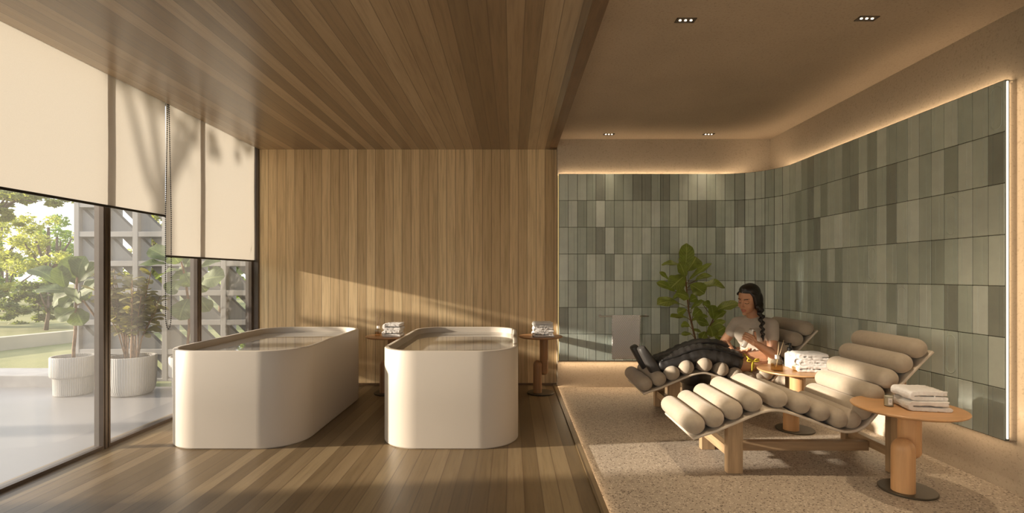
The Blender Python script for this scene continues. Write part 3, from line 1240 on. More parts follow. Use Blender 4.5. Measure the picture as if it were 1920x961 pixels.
t = thing('candle', 'small glass candle with a pale label on the nearest side table', 'candle', (2.108, 2.835, 0.4675))
bm = bmesh.new()
lathe(bm, [(0.021, 0.0), (0.023, 0.003), (0.023, 0.070), (0.0210, 0.071), (0.0210, 0.006)], 32)
sharp(obj('glass_jar', bm, M['clear'], t), 50)
bm = bmesh.new()
lathe(bm, [(0.0204, 0.004), (0.0204, 0.055), (0.016, 0.0565)], 32)
sharp(obj('wax', bm, M['wax'], t), 50)
bm = bmesh.new()
r = 0.0233
ang = [-PI / 2 - 0.6 + 0.85 * i / 10 - 0.15 for i in range(11)]
vs = [[bm.verts.new((r * math.cos(a), r * math.sin(a), z)) for z in (0.012, 0.048)] for a in ang]
for a, b in zip(vs, vs[1:]):
    bm.faces.new((a[0], b[0], b[1], a[1])).smooth = True
for z0, i0, i1 in ((0.036, 3, 7), (0.031, 2, 8), (0.026, 3, 7)):
    r2 = r + 0.0003
    vs = [[bm.verts.new((r2 * math.cos(ang[i]), r2 * math.sin(ang[i]), z)) for z in (z0, z0 + 0.0016)] for i in range(i0, i1 + 1)]
    for a, b in zip(vs, vs[1:]):
        bm.faces.new((a[0], b[0], b[1], a[1])).material_index = 1
o = obj('label', bm, [M['paper'], M['ink']], t)
o['label'] = 'pale paper label with small dark print'

# ================================================================== TOWEL RAIL
t = thing('towel_rail', 'slim steel towel rail on the green tiles', 'towel rail', (1.175, 5.30, 0.768))
bm = bmesh.new()
tube(bm, [(-0.262, 0, 0), (0.255, 0, 0)], 0.007, 14)
obj('bar', bm, M['chrome'], t)
for x in (-0.245, 0.238):
    bm = bmesh.new()
    tube(bm, [(x, 0, 0), (x, 0.058, 0)], 0.006, 12)
    lathe(bm, [(0.016, 0), (0.016, 0.006)], 20)
    vs = [v for v in bm.verts][-40:]
    bmesh.ops.rotate(bm, cent=(0, 0, 0), matrix=Matrix.Rotation(PI / 2, 3, 'X'), verts=vs)
    bmesh.ops.translate(bm, vec=(x, 0.058, 0), verts=vs)
    obj('bracket', bm, M['chrome'], t)
bm = bmesh.new()
loops = []
nx = 26
for i in range(nx + 1):
    x = -0.128 + 0.290 * i / nx
    lp = []
    path = [(-0.012, -0.445)] + [(-0.012 - 0.002 * math.sin(k), -0.445 + 0.045 * k) for k in range(1, 10)] + [(-0.012, 0.0)]
    path += [(-0.012 * math.cos(a), 0.012 * math.sin(a)) for a in (PI / 6, PI / 3, PI / 2, 2 * PI / 3, 5 * PI / 6)] + [(0.012, 0.0), (0.014, -0.10), (0.015, -0.20), (0.016, -0.30), (0.016, -0.385)]
    for (y, z) in path:
        w = noise.noise(Vector((x * 7, z * 3, 1.0))) * 0.006
        lp.append((x + 0.006 * noise.noise(Vector((z * 6, 3, i * 0.1))), y - abs(w), z))
    inner = [(px, py + (0.004 if k < len(lp) / 2 else -0.004), pz) for k, (px, py, pz) in enumerate(lp)]
    loops.append([bm.verts.new(p) for p in lp])
for a, b in zip(loops, loops[1:]):
    bridge(bm, a, b, False)
o = obj('bath_towel', bm, M['quilt'], None, (1.175, 5.30, 0.7665))
tag(o, 'quilted white towel hung over the rail on the green tiles', 'towel')
md = o.modifiers.new('thick', 'SOLIDIFY')
md.thickness = 0.005
md.offset = 0

# ================================================================== LOUNGERS
PROF = [(1.081, 0.2145), (1.140, 0.236), (1.208, 0.258), (1.300, 0.296), (1.399, 0.338), (1.462, 0.364), (1.516, 0.380), (1.560, 0.386), (1.606, 0.383),
        (1.685, 0.361), (1.765, 0.332), (1.844, 0.302), (1.915, 0.275), (1.965, 0.261), (2.005, 0.257), (2.05, 0.263), (2.09, 0.280), (2.13, 0.310),
        (2.175, 0.360), (2.225, 0.424), (2.29, 0.498), (2.352, 0.568), (2.42, 0.640), (2.48, 0.702), (2.517, 0.738)]


def catmull(pts, per=6):
    out = []
    n = len(pts)
    for i in range(n - 1):
        p0, p1, p2, p3 = (Vector((*pts[max(i - 1, 0)], 0)), Vector((*pts[i], 0)), Vector((*pts[i + 1], 0)), Vector((*pts[min(i + 2, n - 1)], 0)))
        for k in range(per):
            u = k / per
            q = 0.5 * ((2 * p1) + (p2 - p0) * u + (2 * p0 - 5 * p1 + 4 * p2 - p3) * u * u + (3 * p1 - p0 - 3 * p2 + p3) * u ** 3)
            out.append((q.x, q.y))
    out.append(pts[-1])
    return out


X0L = 1.80


def lounger(loc, label):
    t = thing('lounge_chair', label, 'lounger', loc, 0, 'padded loungers')
    W = 0.56
    fine = catmull([(x - X0L, z) for x, z in PROF], 5)
    th = 0.016
    bm = bmesh.new()
    loops = []
    n = len(fine)
    nrm = []
    for i, (x, z) in enumerate(fine):
        x0, z0 = fine[max(i - 1, 0)]
        x1, z1 = fine[min(i + 1, n - 1)]
        l = math.hypot(x1 - x0, z1 - z0)
        nrm.append((-(z1 - z0) / l, (x1 - x0) / l))
    for (x, z), (nx, nz) in zip(fine, nrm):
        loops.append([bm.verts.new(p) for p in ((x, -W / 2, z - th * nz * 0 ), (x + nx * th, -W / 2, z + nz * th), (x + nx * th, W / 2, z + nz * th), (x, W / 2, z))])
    for a, b in zip(loops, loops[1:]):
        bridge(bm, a, b)
    bm.faces.new(loops[0]); bm.faces.new(loops[-1][::-1])
    o = sharp(obj('seat_shell', bm, M['shell'], t), 50)
    md = o.modifiers.new('edge', 'BEVEL'); md.width = 0.005; md.segments = 2; md.limit_method = 'ANGLE'; md.angle_limit = math.radians(50)
    # bolsters
    acc = [0]
    for a, b in zip(fine, fine[1:]):
        acc.append(acc[-1] + math.hypot(b[0] - a[0], b[1] - a[1]))
    Lp = acc[-1]
    nb = 14
    r = 0.0605
    for k in range(nb):
        s = 0.048 + (Lp - 0.094) * k / (nb - 1)
        i = max(j for j in range(n) if acc[j] <= s)
        i = min(i, n - 2)
        u = (s - acc[i]) / (acc[i + 1] - acc[i])
        x = fine[i][0] + (fine[i + 1][0] - fine[i][0]) * u
        z = fine[i][1] + (fine[i + 1][1] - fine[i][1]) * u
        nx, nz = nrm[i]
        cx, cz = x + nx * (th + r * 0.93), z + nz * (th + r * 0.93)
        tx, tz = nz, -nx
        bm = bmesh.new()
        hl = W / 2 + 0.012
        el = 0.062
        ys = []
        for j in range(9):
            a = -PI / 2 + PI / 2 * j / 8
            ys.append((-hl + el + el * math.sin(a), max(math.cos(a) ** 0.8 if math.cos(a) > 1e-6 else 0, 0.02)))
        full = ys + [(y, 1.0 + 0.015 * math.cos(6 * y)) for y in (-0.15, -0.075, 0.0, 0.075, 0.15)] + [(-y, q) for y, q in ys[::-1]]
        ra, rb = r * 1.03, r * 0.97      # along the shell, across it
        lp = []
        for (y, q) in full:
            ring = []
            for m in range(24):
                a = 2 * PI * m / 24
                ct, st = math.cos(a) * ra * q, math.sin(a) * rb * q
                ring.append((cx + tx * ct + nx * st, y, cz + tz * ct + nz * st))
            lp.append(ring)
        loft(bm, lp)
        obj('bolster', bm, M['bolster'], t)
    # oak frame
    def shell_z(x):
        for (xa, za), (xb, zb) in zip(fine, fine[1:]):
            if xa <= x <= xb:
                return za + (zb - za) * (x - xa) / (xb - xa)
        return 0.3
    yl = 0.185
    for lx, wd in ((1.349 - X0L, 0.092), (2.335 - X0L, 0.092)):
        for sy in (-1, 1):
            y0, y1 = sorted((sy * yl, sy * (yl + 0.052)))
            bm = bmesh.new()
            xa, xb = lx - wd / 2, lx + wd / 2
            za, zb = shell_z(xa) - 0.001, shell_z(xb) - 0.001
            v = [bm.verts.new(p) for p in ((xa, y0, 0), (xb, y0, 0), (xb, y1, 0), (xa, y1, 0), (xa, y0, za), (xb, y0, zb), (xb, y1, zb), (xa, y1, za))]
            for f in ((3, 2, 1, 0), (4, 5, 6, 7), (0, 1, 5, 4), (1, 2, 6, 5), (2, 3, 7, 6), (3, 0, 4, 7)):
                bm.faces.new([v[i] for i in f])
            bmesh.ops.bevel(bm, geom=bm.edges[:], offset=0.003, segments=2, profile=0.5, affect='EDGES')
            obj('leg', bm, M['leg'], t)
        bm = bmesh.new()
        bev_box(bm, (lx - 0.030, -yl + 0.001, 0.088), (lx + 0.022, yl - 0.001, 0.145), 0.003)
        obj('cross_bar', bm, M['bar'], t)
    bm = bmesh.new()
    bev_box(bm, (1.349 - X0L + 0.023, -0.026, 0.066), (2.335 - X0L - 0.031, 0.026, 0.126), 0.003)
    obj('long_beam', bm, M['beam'], t)
    return t


YL1, YL2 = 3.295, 4.435
loungA = lounger((X0L, YL1, 0), 'empty beige padded lounger in front, beside the nearest side table')
loungB = place_copy(loungA, (X0L, YL2, 0), 'beige padded lounger at the back with the woman lying on it')
# ================================================================== PLANTS
def leaf(bm, base, tip, hint, width, droop=0.12, fold=0.18, wav=0.05, seed=0, nx=6, ny=9, uvl=None):
    """broad fig leaf: grid bent along its length, folded at the midrib, wavy rim"""
    base, tip = Vector(base), Vector(tip)
    d = tip - base
    L = d.length
    d.normalize()
    hint = Vector(hint)
    s = d.cross(hint)
    if s.length < 1e-3:
        s = d.cross(Vector((0.3, 0.8, 0.5)))
    s.normalize()
    n = s.cross(d).normalized()
    rnd = random.Random(seed)
    ph = rnd.uniform(0, 6.28)
    rows = []
    for j in range(ny + 1):
        v = j / ny
        wprof = (math.sin(PI * min(1, v ** 1.05 * 0.985 + 0.012)) ** 0.5) * (0.50 + 0.95 * v - 0.42 * v * v) if 0 < v < 1 else 0.05
        # waist of the fiddle
        wprof *= 1 - 0.16 * math.exp(-((v - 0.34) / 0.13) ** 2)
        row = []
        for i in range(nx + 1):
            u = i / nx * 2 - 1
            p = base + d * (L * v) + s * (u * wprof * width * 0.5)
            h = droop * L * (4 * v * (1 - v)) * 0.6 + fold * width * 0.5 * abs(u) * wprof + wav * width * math.sin(v * 11 + ph + (1.5 if u > 0 else 0)) * abs(u) * wprof
            p += n * h
            row.append(bm.verts.new(p))
        rows.append(row)
    for j in range(ny):
        for i in range(nx):
            f = bm.faces.new((rows[j][i], rows[j][i + 1], rows[j + 1][i + 1], rows[j + 1][i]))
            f.smooth = True
            if uvl:
                for lp, (a, b) in zip(f.loops, ((i, j), (i + 1, j), (i + 1, j + 1), (i, j + 1))):
                    lp[uvl].uv = (a / nx, b / ny)


def leafset(name, mat, parent, items, origin):
    """items: (base, tip, hint, width) in world space; origin: the parent's location"""
    bm = bmesh.new()
    uvl = bm.loops.layers.uv.new('uv')
    o = Vector(origin)
    for k, (b, t, h, w) in enumerate(items):
        leaf(bm, Vector(b) - o, Vector(t) - o, h, w, droop=random.uniform(0.05, 0.22), fold=random.uniform(0.1, 0.3), seed=k * 7 + len(items), uvl=uvl)
    return obj(name, bm, mat, parent, smooth='keep')


# ---- indoor fig
ORG = (1.80, 4.99, 0.0)
fig = thing('potted_fig', 'leafy fiddle fig in a dark pot by the green tiles behind the woman', 'plant', ORG)
bm = bmesh.new()
prof = [(0.112, 0.0), (0.117, 0.006), (0.119, 0.10), (0.121, 0.128), (0.146, 0.150), (0.150, 0.18), (0.150, 0.262), (0.146, 0.268), (0.136, 0.268), (0.134, 0.245)]
lathe(bm, prof, 48, cap1=True)
sharp(obj('pot', bm, M['pot_dark'], fig), 40)
bm = bmesh.new()
lathe(bm, [(0.134, 0.240), (0.134, 0.250), (0.08, 0.256)], 32)
obj('soil', bm, M['soil'], fig)


def Z8(x, y, Y):      # point read off an enlarged view of the fig
    return P(1220 + x * 0.2184, 440 + y * 0.2184, Y)


o_ = Vector(ORG)
stem_bms = []
for path, r0, r1 in ([(395, 1150), (385, 900), (352, 760), (328, 660), (315, 540), (305, 420), (292, 310)], 0.011, 0.006), \
                    ([(420, 1150), (440, 930), (470, 860), (505, 790), (540, 715)], 0.009, 0.005):
    bm = bmesh.new()
    pts = []
    for k, (x, y) in enumerate(path):
        pts.append(Z8(x, y, 4.99 + 0.012 * math.sin(k * 1.9)) - o_)
    pts[0] = Vector((0.02 * (1 if path[0][0] > 400 else -1), 0.0, 0.25))
    n_ = len(pts)
    tube(bm, pts, [r0 + (r1 - r0) * i / (n_ - 1) for i in range(n_)], 9)
    stem_bms.append(bm)
LV = [  # base, tip, width (enlarged-view units), depth of base and tip, facing
    ((290, 330), (308, 72), 95, 0.0, 0.02, 'f'), ((318, 310), (392, 190), 105, 0.05, 0.12, 'f'), ((255, 262), (92, 258), 78, 0.03, 0.10, 'u'),
    ((298, 365), (245, 232), 88, -0.03, -0.05, 'f'), ((330, 385), (524, 245), 60, -0.02, -0.06, 'u'), ((290, 350), (172, 455), 110, -0.04, -0.09, 'f'),
    ((385, 392), (526, 352), 66, 0.05, 0.12, 'u'), ((340, 425), (462, 505), 118, -0.04, -0.10, 'f'), ((420, 445), (640, 455), 108, -0.02, -0.06, 'u'),
    ((210, 485), (50, 408), 56, 0.0, 0.05, 'f'), ((330, 545), (215, 500), 82, -0.05, -0.10, 'f'), ((250, 590), (55, 600), 120, 0.02, -0.02, 'u'),
    ((150, 380), (78, 315), 34, 0.06, 0.10, 'f'), ((345, 640), (462, 568), 58, -0.03, -0.08, 'u'), ((318, 712), (168, 705), 60, -0.03, -0.10, 'u'),
    ((445, 590), (515, 612), 62, 0.0, 0.03, 'f'), ((548, 660), (765, 592), 105, 0.0, -0.05, 'u'), ((540, 722), (520, 602), 72, -0.04, -0.08, 'f'),
    ((545, 735), (650, 655), 70, -0.03, -0.07, 'u'), ((345, 740), (492, 700), 62, 0.02, -0.03, 'u'), ((500, 770), (392, 735), 66, -0.02, -0.05, 'f'),
    ((335, 785), (262, 770), 50, 0.0, 0.05, 'f'), ((505, 800), (640, 735), 58, 0.03, 0.08, 'u'), ((525, 860), (640, 790), 78, -0.02, -0.05, 'f'),
    ((505, 780), (532, 875), 74, -0.03, -0.07, 'f'), ((450, 850), (372, 822), 50, 0.0, -0.05, 'u'), ((350, 850), (262, 852), 30, 0.0, 0.03, 'f'),
    ((545, 865), (606, 925), 46, 0.03, 0.06, 'f'), ((305, 640), (228, 668), 52, 0.02, 0.03, 'f'), ((330, 570), (398, 540), 66, 0.03, 0.05, 'f'),
    ((310, 520), (190, 545), 70, 0.05, 0.09, 'u'), ((470, 830), (430, 905), 60, -0.02, -0.04, 'f'), ((360, 700), (430, 640), 60, 0.04, 0.07, 'f'),
    ((300, 440), (215, 395), 80, 0.06, 0.1, 'f'), ((330, 300), (250, 190), 80, 0.07, 0.1, 'f'),
]
items = []
for (b, t, w, d0, d1, hk) in LV:
    bw, tw = Z8(*b, 4.99 + d0), Z8(*t, 4.99 + d1)
    hint = (0.1, -0.85, 0.5) if hk == 'f' else (0.0, -0.42, 0.9)
    items.append((bw, tw, hint, w * 0.2184 / F * 4.99 * 1.6))
leafset('foliage', M['fig'], fig, items, ORG)
for k, (b, t, w, d0, d1, hk) in enumerate(LV):      # leaf stalks grow out of the nearer stem
    bw = Z8(*b, 4.99 + d0) - o_
    right = b[0] > 430 and b[1] > 570
    yy = min(max(b[1] + 25, 720), 930) if right else min(max(b[1] + 30, 310), 880)
    xs = 540 - (yy - 720) / 210 * 100 if right else 292 + (yy - 310) / 570 * 88
    st = Z8(xs, yy, 4.99) - o_
    if (st - bw).length > 0.01:
        tube(stem_bms[1 if right else 0], [st, (st + bw) / 2 + Vector((0, 0, -0.006)), bw], 0.003, 6)
for bm in stem_bms:
    obj('stem', bm, M['stem'], fig)
# ---- terrace pots
def fluted_pot(bm, prof, n=240, depth=0.0035):
    lps = []
    for r, z in prof:
        lps.append([((r - depth * (k % 4 in (0,))) * math.cos(2 * PI * k / n), (r - depth * (k % 4 in (0,))) * math.sin(2 * PI * k / n), z) for k in range(n)])
    loft(bm, lps)


POT_STEP = [(0.150, 0.0), (0.158, 0.01), (0.162, 0.17), (0.166, 0.178), (0.184, 0.19), (0.188, 0.20), (0.188, 0.375), (0.184, 0.385), (0.170, 0.385), (0.166, 0.35)]
POT_BOWL = [(0.150, 0.0), (0.176, 0.012), (0.196, 0.05), (0.206, 0.12), (0.214, 0.375), (0.211, 0.385), (0.196, 0.385), (0.192, 0.35)]


def pot_plant(loc, label, prof, name='terrace_plant'):
    t = thing(name, label, 'plant', loc, 0)
    bm = bmesh.new()
    fluted_pot(bm, prof)
    o = sharp(obj('pot', bm, M['pot_white'], t), 30)
    o['label'] = 'white fluted pot'
    bm = bmesh.new()
    r = prof[-1][0] - 0.001
    lathe(bm, [(r, 0.33), (r, 0.352), (r * 0.5, 0.362)], 32)
    obj('soil', bm, M['soil'], t)
    return t


def Z1(x, y, Y):
    return P(x / 3.004, 300 + y / 3.004, Y)


TG = 0.0
Y1 = 5.12
L_ = (-4.43, Y1, TG)
t1 = pot_plant(L_, 'fiddle fig in a stepped white pot on the terrace left of the window post', POT_STEP)
o_ = Vector(L_)
bm = bmesh.new()
tube(bm, [Vector((0.0, 0, 0.35))] + [Z1(x, y, Y1) - o_ for x, y in ((415, 1060), (425, 960), (424, 870), (428, 800), (432, 700), (436, 640))], [0.015, 0.015, 0.014, 0.013, 0.012, 0.011, 0.008], 10)
tube(bm, [Z1(x, y, Y1) - o_ for x, y in ((428, 820), (470, 790), (515, 850), (545, 895))], [0.008, 0.010, 0.010, 0.008], 8)
obj('stem', bm, M['stem'], t1)
LV1 = [((432, 665), (395, 540), 110, 0, -.05, 'f'), ((440, 665), (480, 540), 105, 0, -.02, 'f'), ((330, 700), (175, 612), 100, .02, .06, 'u'),
       ((370, 720), (345, 590), 90, -.02, -.08, 'f'), ((450, 680), (552, 578), 85, .03, .08, 'f'), ((400, 740), (205, 728), 115, -.04, -.12, 'u'),
       ((425, 800), (430, 725), 120, -.06, -.14, 'f'), ((440, 760), (548, 705), 110, -.02, -.08, 'f'), ((395, 745), (300, 815), 85, 0, .05, 'f'),
       ((405, 760), (350, 830), 70, -.03, -.08, 'f'), ((425, 835), (318, 900), 95, -.03, -.1, 'f'), ((430, 832), (468, 930), 95, .02, .0, 'f'),
       ((445, 690), (520, 640), 70, .06, .14, 'u'), ((420, 690), (300, 650), 80, .05, .12, 'u'), ((435, 745), (505, 780), 80, .03, .06, 'f'),
       ((430, 700), (440, 610), 90, .05, .10, 'f')]
items = []
for (b, t, w, d0, d1, hk) in LV1:
    hint = (0.2, -0.85, 0.5) if hk == 'f' else (0.1, -0.4, 0.9)
    items.append((Z1(*b, Y1 + d0), Z1(*t, Y1 + d1), hint, w / 3.004 / F * Y1 * 1.25))
leafset('foliage', M['figout'], t1, items, L_)

L_ = (-3.84, Y1, TG)
t2 = pot_plant(L_, 'dense small-leaved bush in a rounded white pot on the terrace', POT_BOWL)
o_ = Vector(L_)
rnd = random.Random(5)
items = []
bm = bmesh.new()
for k in range(26):
    az = rnd.uniform(0, 2 * PI)
    rr = rnd.uniform(0.06, 0.34)
    hh = rnd.uniform(0.78, 1.30)
    top = Vector((rr * math.cos(az), rr * 0.8 * math.sin(az), hh))
    mid = Vector((rr * 0.35 * math.cos(az), rr * 0.3 * math.sin(az), 0.35 + (hh - 0.35) * 0.36))
    tube(bm, [Vector((0.05 * math.cos(az), 0.05 * math.sin(az), 0.345)), mid, top], [0.006, 0.005, 0.003], 6)
    for q in range(17):
        f_ = rnd.uniform(0.45, 1.0)
        b = mid.lerp(top, (f_ - 0.4) / 0.6)
        a2 = rnd.uniform(0, 2 * PI)
        tip = b + Vector((math.cos(a2), math.sin(a2), rnd.uniform(-0.35, 0.6))) * rnd.uniform(0.08, 0.13)
        items.append((b + o_, tip + o_, (rnd.uniform(-.5, .5), -0.4, 0.8), rnd.uniform(0.055, 0.09)))
obj('stem', bm, M['stem'], t2)
leafset('foliage', M['bushleaf'], t2, items, L_)

Y3 = 5.14
L_ = (-3.26, Y3, TG)
t3 = pot_plant(L_, 'broad-leaved fig on the terrace behind the bathtub, cut by the narrow window post', POT_STEP)
o_ = Vector(L_)


def Z7(x, y, Y):
    return P(180 + x / 3.003, 440 + y / 3.003, Y)


bm = bmesh.new()
tube(bm, [Vector((0, 0, 0.35))] + [Z7(x, y, Y3) - o_ for x, y in ((515, 640), (525, 500), (520, 380), (505, 260), (490, 190), (480, 150))], [0.014, 0.014, 0.013, 0.012, 0.011, 0.009, 0.007], 10)
obj('stem', bm, M['stem'], t3)
LV3 = [((440, 150), (300, 75), 90, 0, .05, 'f'), ((395, 165), (240, 170), 80, 0, -.04, 'u'), ((470, 160), (430, 110), 90, 0, -.05, 'f'),
       ((500, 180), (560, 110), 90, .02, .05, 'f'), ((560, 215), (705, 150), 95, 0, .04, 'u'), ((590, 260), (725, 235), 120, -.05, -.1, 'f'),
       ((480, 260), (400, 330), 85, 0, -.06, 'f'), ((520, 360), (470, 480), 110, -.02, -.06, 'f'), ((580, 350), (640, 430), 75, .02, .04, 'f'),
       ((470, 200), (345, 250), 80, .05, .1, 'u'), ((500, 215), (540, 290), 95, -.04, -.09, 'f'), ((520, 240), (440, 220), 85, .05, .1, 'f'),
       ((560, 240), (620, 320), 80, .06, .12, 'f'), ((540, 150), (600, 90), 70, .03, .02, 'f'), ((620, 60), (650, 10), 40, .2, .25, 'f'),
       ((475, 130), (500, 60), 75, .03, .06, 'f')]
items = []
for (b, t, w, d0, d1, hk) in LV3:
    hint = (0.2, -0.85, 0.5) if hk == 'f' else (0.1, -0.4, 0.9)
    items.append((Z7(*b, Y3 + d0), Z7(*t, Y3 + d1), hint, w / 3.003 / F * Y3 * 1.25))
leafset('foliage', M['figout'], t3, items, L_)

# ================================================================== OUTDOORS
bm = bmesh.new()
quad_box(bm, (-8.5, -3.0, -0.15), (-2.95, 5.45, -0.001))
struct('terrace', bm, M['terrace'])
bm = bmesh.new()
quad_box(bm, (-2.951, -3.0, -0.2), (-2.86, 5.7, -0.0005))
struct('trim_4', bm, M['kerb'])
bm = bmesh.new()
vs = [bm.verts.new(p) for p in ((-70, -25, -0.16), (-2.95, -25, -0.16), (-2.95, 5.45, -0.16), (-2.95, 7.0, 0.03), (-2.95, 60, 0.10), (-70, 60, 0.10), (-70, 7.0, 0.03), (-70, 5.45, -0.16))]
bm.faces.new((vs[0], vs[1], vs[2], vs[7])); bm.faces.new((vs[7], vs[2], vs[3], vs[6])); bm.faces.new((vs[6], vs[3], vs[4], vs[5]))
struct('lawn', bm, M['grass'])
# low stone step at the terrace edge
bm = bmesh.new()
bev_box(bm, (-7.6, 5.42, -0.10), (-4.86, 5.86, 0.125), 0.008)
tag(obj('stone_step', bm, M['kerb']), 'low grey stone step along the far edge of the terrace', 'step')
# cream garden wall beyond the lawn
bm = bmesh.new()
pts = [(-8.45, 6.1), (-7.88, 7.8), (-7.59, 8.74), (-7.10, 10.4)]
prev = None
for i, (x, y) in enumerate(pts):
    dx, dy = 0.16, -0.05
    cur = [bm.verts.new(p) for p in ((x, y, 0), (x, y, 0.235), (x - dx, y - dy, 0.235), (x - dx, y - dy, 0))]
    if prev:
        for j in range(4):
            k = (j + 1) % 4
            bm.faces.new((prev[j], cur[j], cur[k], prev[k]))
    else:
        bm.faces.new(cur)
    prev = cur
bm.faces.new(prev[::-1])
tag(obj('garden_wall', bm, M['cream']), 'low pale sleeper wall edging the raised garden bed beyond the lawn', 'wall')

# concrete breeze-block screen
def screen():
    bm = bmesh.new()
    YF_, D = 5.72, 0.22
    pit = 0.332
    x0, nxc, nzc = -4.92, 6, 6
    fr = 0.030
    for c in range(nxc + 1):
        x = x0 + c * pit
        bev_box(bm, (x - fr, YF_, 0), (x + fr, YF_ + D, nzc * pit + fr), 0.004, 1)
    for r in range(nzc + 1):
        z = r * pit
        for c in range(nxc):
            x = x0 + c * pit + fr
            bev_box(bm, (x - 0.001, YF_ + 0.002, max(z - fr, 0)), (x + pit - 2 * fr + 0.001, YF_ + D - 0.002, z + fr), 0.003, 1)
    # in each cell: a lower-left slab in front, an upper-right slab at the back, a slit between
    for c in range(nxc):
        for r in range(nzc):
            xa, xb = x0 + c * pit + fr - 0.001, x0 + (c + 1) * pit - fr + 0.001
            za, zb = r * pit + fr - 0.001, (r + 1) * pit - fr + 0.001
            s = 0.035
            for tri, ya, yb in (([(xa, za), (xb, za), (xa, zb - 0.01)], YF_ + 0.05, YF_ + 0.11),
                                ([(xb, zb), (xa + s * 1.6, zb), (xb, za + s * 1.6)], YF_ + 0.13, YF_ + 0.19)):
                f = [bm.verts.new((x, ya, z)) for x, z in tri]
                g = [bm.verts.new((x, yb, z)) for x, z in tri]
                bm.faces.new(f); bm.faces.new(g[::-1])
                for i in range(3):
                    j = (i + 1) % 3
                    bm.faces.new((f[i], g[i], g[j], f[j]))
    o = obj('screen_wall', bm, M['concrete'])
    tag(o, 'pale concrete screen of square cells with diagonal slabs outside the window', 'screen')


screen()


# ---- trees
def blob_leaves(bm, c, r, n, size, rnd, flat=0.0):
    c = Vector(c)
    for _ in range(n):
        while True:
            v = Vector((rnd.uniform(-1, 1), rnd.uniform(-1, 1), rnd.uniform(-1, 1)))
            if 0.25 < v.length < 1:
                break
        v = v * (0.55 + 0.45 * rnd.random())
        p = c + Vector((v.x * r[0], v.y * r[1], v.z * r[2]))
        a = Vector((rnd.gauss(0, 1), rnd.gauss(0, 1), rnd.gauss(0, 0.7))).normalized()
        b = a.cross(Vector((rnd.gauss(0, 1), rnd.gauss(0, 1), rnd.gauss(0, 1)))).normalized()
        s = size * rnd.uniform(0.6, 1.3)
        q = [bm.verts.new(p + a * s), bm.verts.new(p + b * s * 0.45), bm.verts.new(p - a * s), bm.verts.new(p - b * s * 0.45)]
        bm.faces.new(q)


def tree(name, loc, label, blobs, leafmat, trunk, size, seed, group='trees beyond the lawn', cat='tree'):
    rnd = random.Random(seed)
    t = thing(name, label, cat, loc, 0, group)
    bm = bmesh.new()
    for (c, r, n) in blobs:
        # clumps inside each mass make it read as foliage
        for k in range(max(6, n // 90)):
            v = Vector((rnd.gauss(0, 0.5), rnd.gauss(0, 0.5), rnd.gauss(0, 0.5)))
            v = v.normalized() * min(v.length, 0.9)
            cc = Vector(c) + Vector((v.x * r[0], v.y * r[1], v.z * r[2]))
            blob_leaves(bm, cc, (r[0] * 0.32, r[1] * 0.32, r[2] * 0.3), 90, size, rnd)
    obj('foliage', bm, leafmat, t, smooth='keep')
    bm = bmesh.new()
    for pts, r0, r1 in trunk:
        m = len(pts)
        tube(bm, pts, [r0 + (r1 - r0) * i / (m - 1) for i in range(m)], 10)
    obj('trunk', bm, M['bark'], t)
    return t


def up_tree(loc, h, w, label, mat, seed, n=1500, size=0.10, name='garden_tree'):
    rnd = random.Random(seed)
    blobs = []
    lo_ = 0.16 if name == 'garden_shrub' else 0.36
    for k in range(6):
        blobs.append(((rnd.uniform(-.5, .5) * w, rnd.uniform(-.4, .4) * w, h * rnd.uniform(lo_, 0.78)), (w * 0.5, w * 0.45, h * 0.24), n // 6))
    trunk = [([Vector((0, 0, 0)), Vector((0.05, 0, h * 0.3)), Vector((0.0, 0.05, h * 0.75))], 0.035 * h, 0.01 * h)]
    for k in range(4):
        a = rnd.uniform(0, 6.28)
        trunk.append(([Vector((0.04, 0, h * 0.3)), Vector((math.cos(a) * w * 0.35, math.sin(a) * w * 0.3, h * 0.65))], 0.016 * h, 0.006 * h))
    return tree(name, loc, label, blobs, mat, trunk, size, seed)


up_tree((-25.3, 25, 0.1), 5.2, 3.8, 'pale yellow-green tree at the far left edge beyond the lawn', M['tree_y'], 21, 3000, 0.10)
up_tree((-21.6, 24, 0.1), 4.1, 3.0, 'rounded green tree beyond the lawn left of the concrete screen', M['tree_g'], 22, 3000, 0.09)
up_tree((-15.6, 17, 0.1), 3.6, 2.0, 'slim yellow-leaved tree rising just left of the concrete screen', M['tree_y'], 23, 2200, 0.07)
up_tree((-19.2, 18.6, 0.1), 2.3, 2.0, 'mid green shrub in front of the far trees, left of the slim yellow tree', M['tree_g'], 24, 2600, 0.07, 'garden_shrub')
up_tree((-9.75, 10.6, 0.05), 1.20, 1.35, 'dark green shrub behind the fig in the stepped pot', M['tree_d'], 25, 2600, 0.06, 'garden_shrub')
up_tree((-12.3, 11.4, 0.05), 1.25, 1.3, 'dull green shrub at the far left edge of the window view', M['tree_d'], 26, 2600, 0.06, 'garden_shrub')
up_tree((-20.9, 19.6, 0.1), 2.1, 2.0, 'broad pale shrub under the trees at the far left beyond the lawn', M['tree_g'], 27, 3000, 0.07, 'garden_shrub')
up_tree((-15.2, 15.2, 0.1), 1.9, 2.2, 'olive shrub just behind the dark green shrub beyond the lawn', M['tree_y'], 28, 2400, 0.06, 'garden_shrub')
for k, (x, y, h) in enumerate(((-11.0, 15.5, 3.0), (-8.3, 14.5, 3.2), (-5.6, 15.0, 3.0))):
    up_tree((x, y, 0.08), h, 1.6, ('green tree behind the left part of the concrete screen', 'green tree behind the middle of the concrete screen',
            'green tree behind the right part of the concrete screen')[k], (M['tree_y'], M['tree_g'], M['tree_y'])[k], 30 + k, 1800, 0.09)

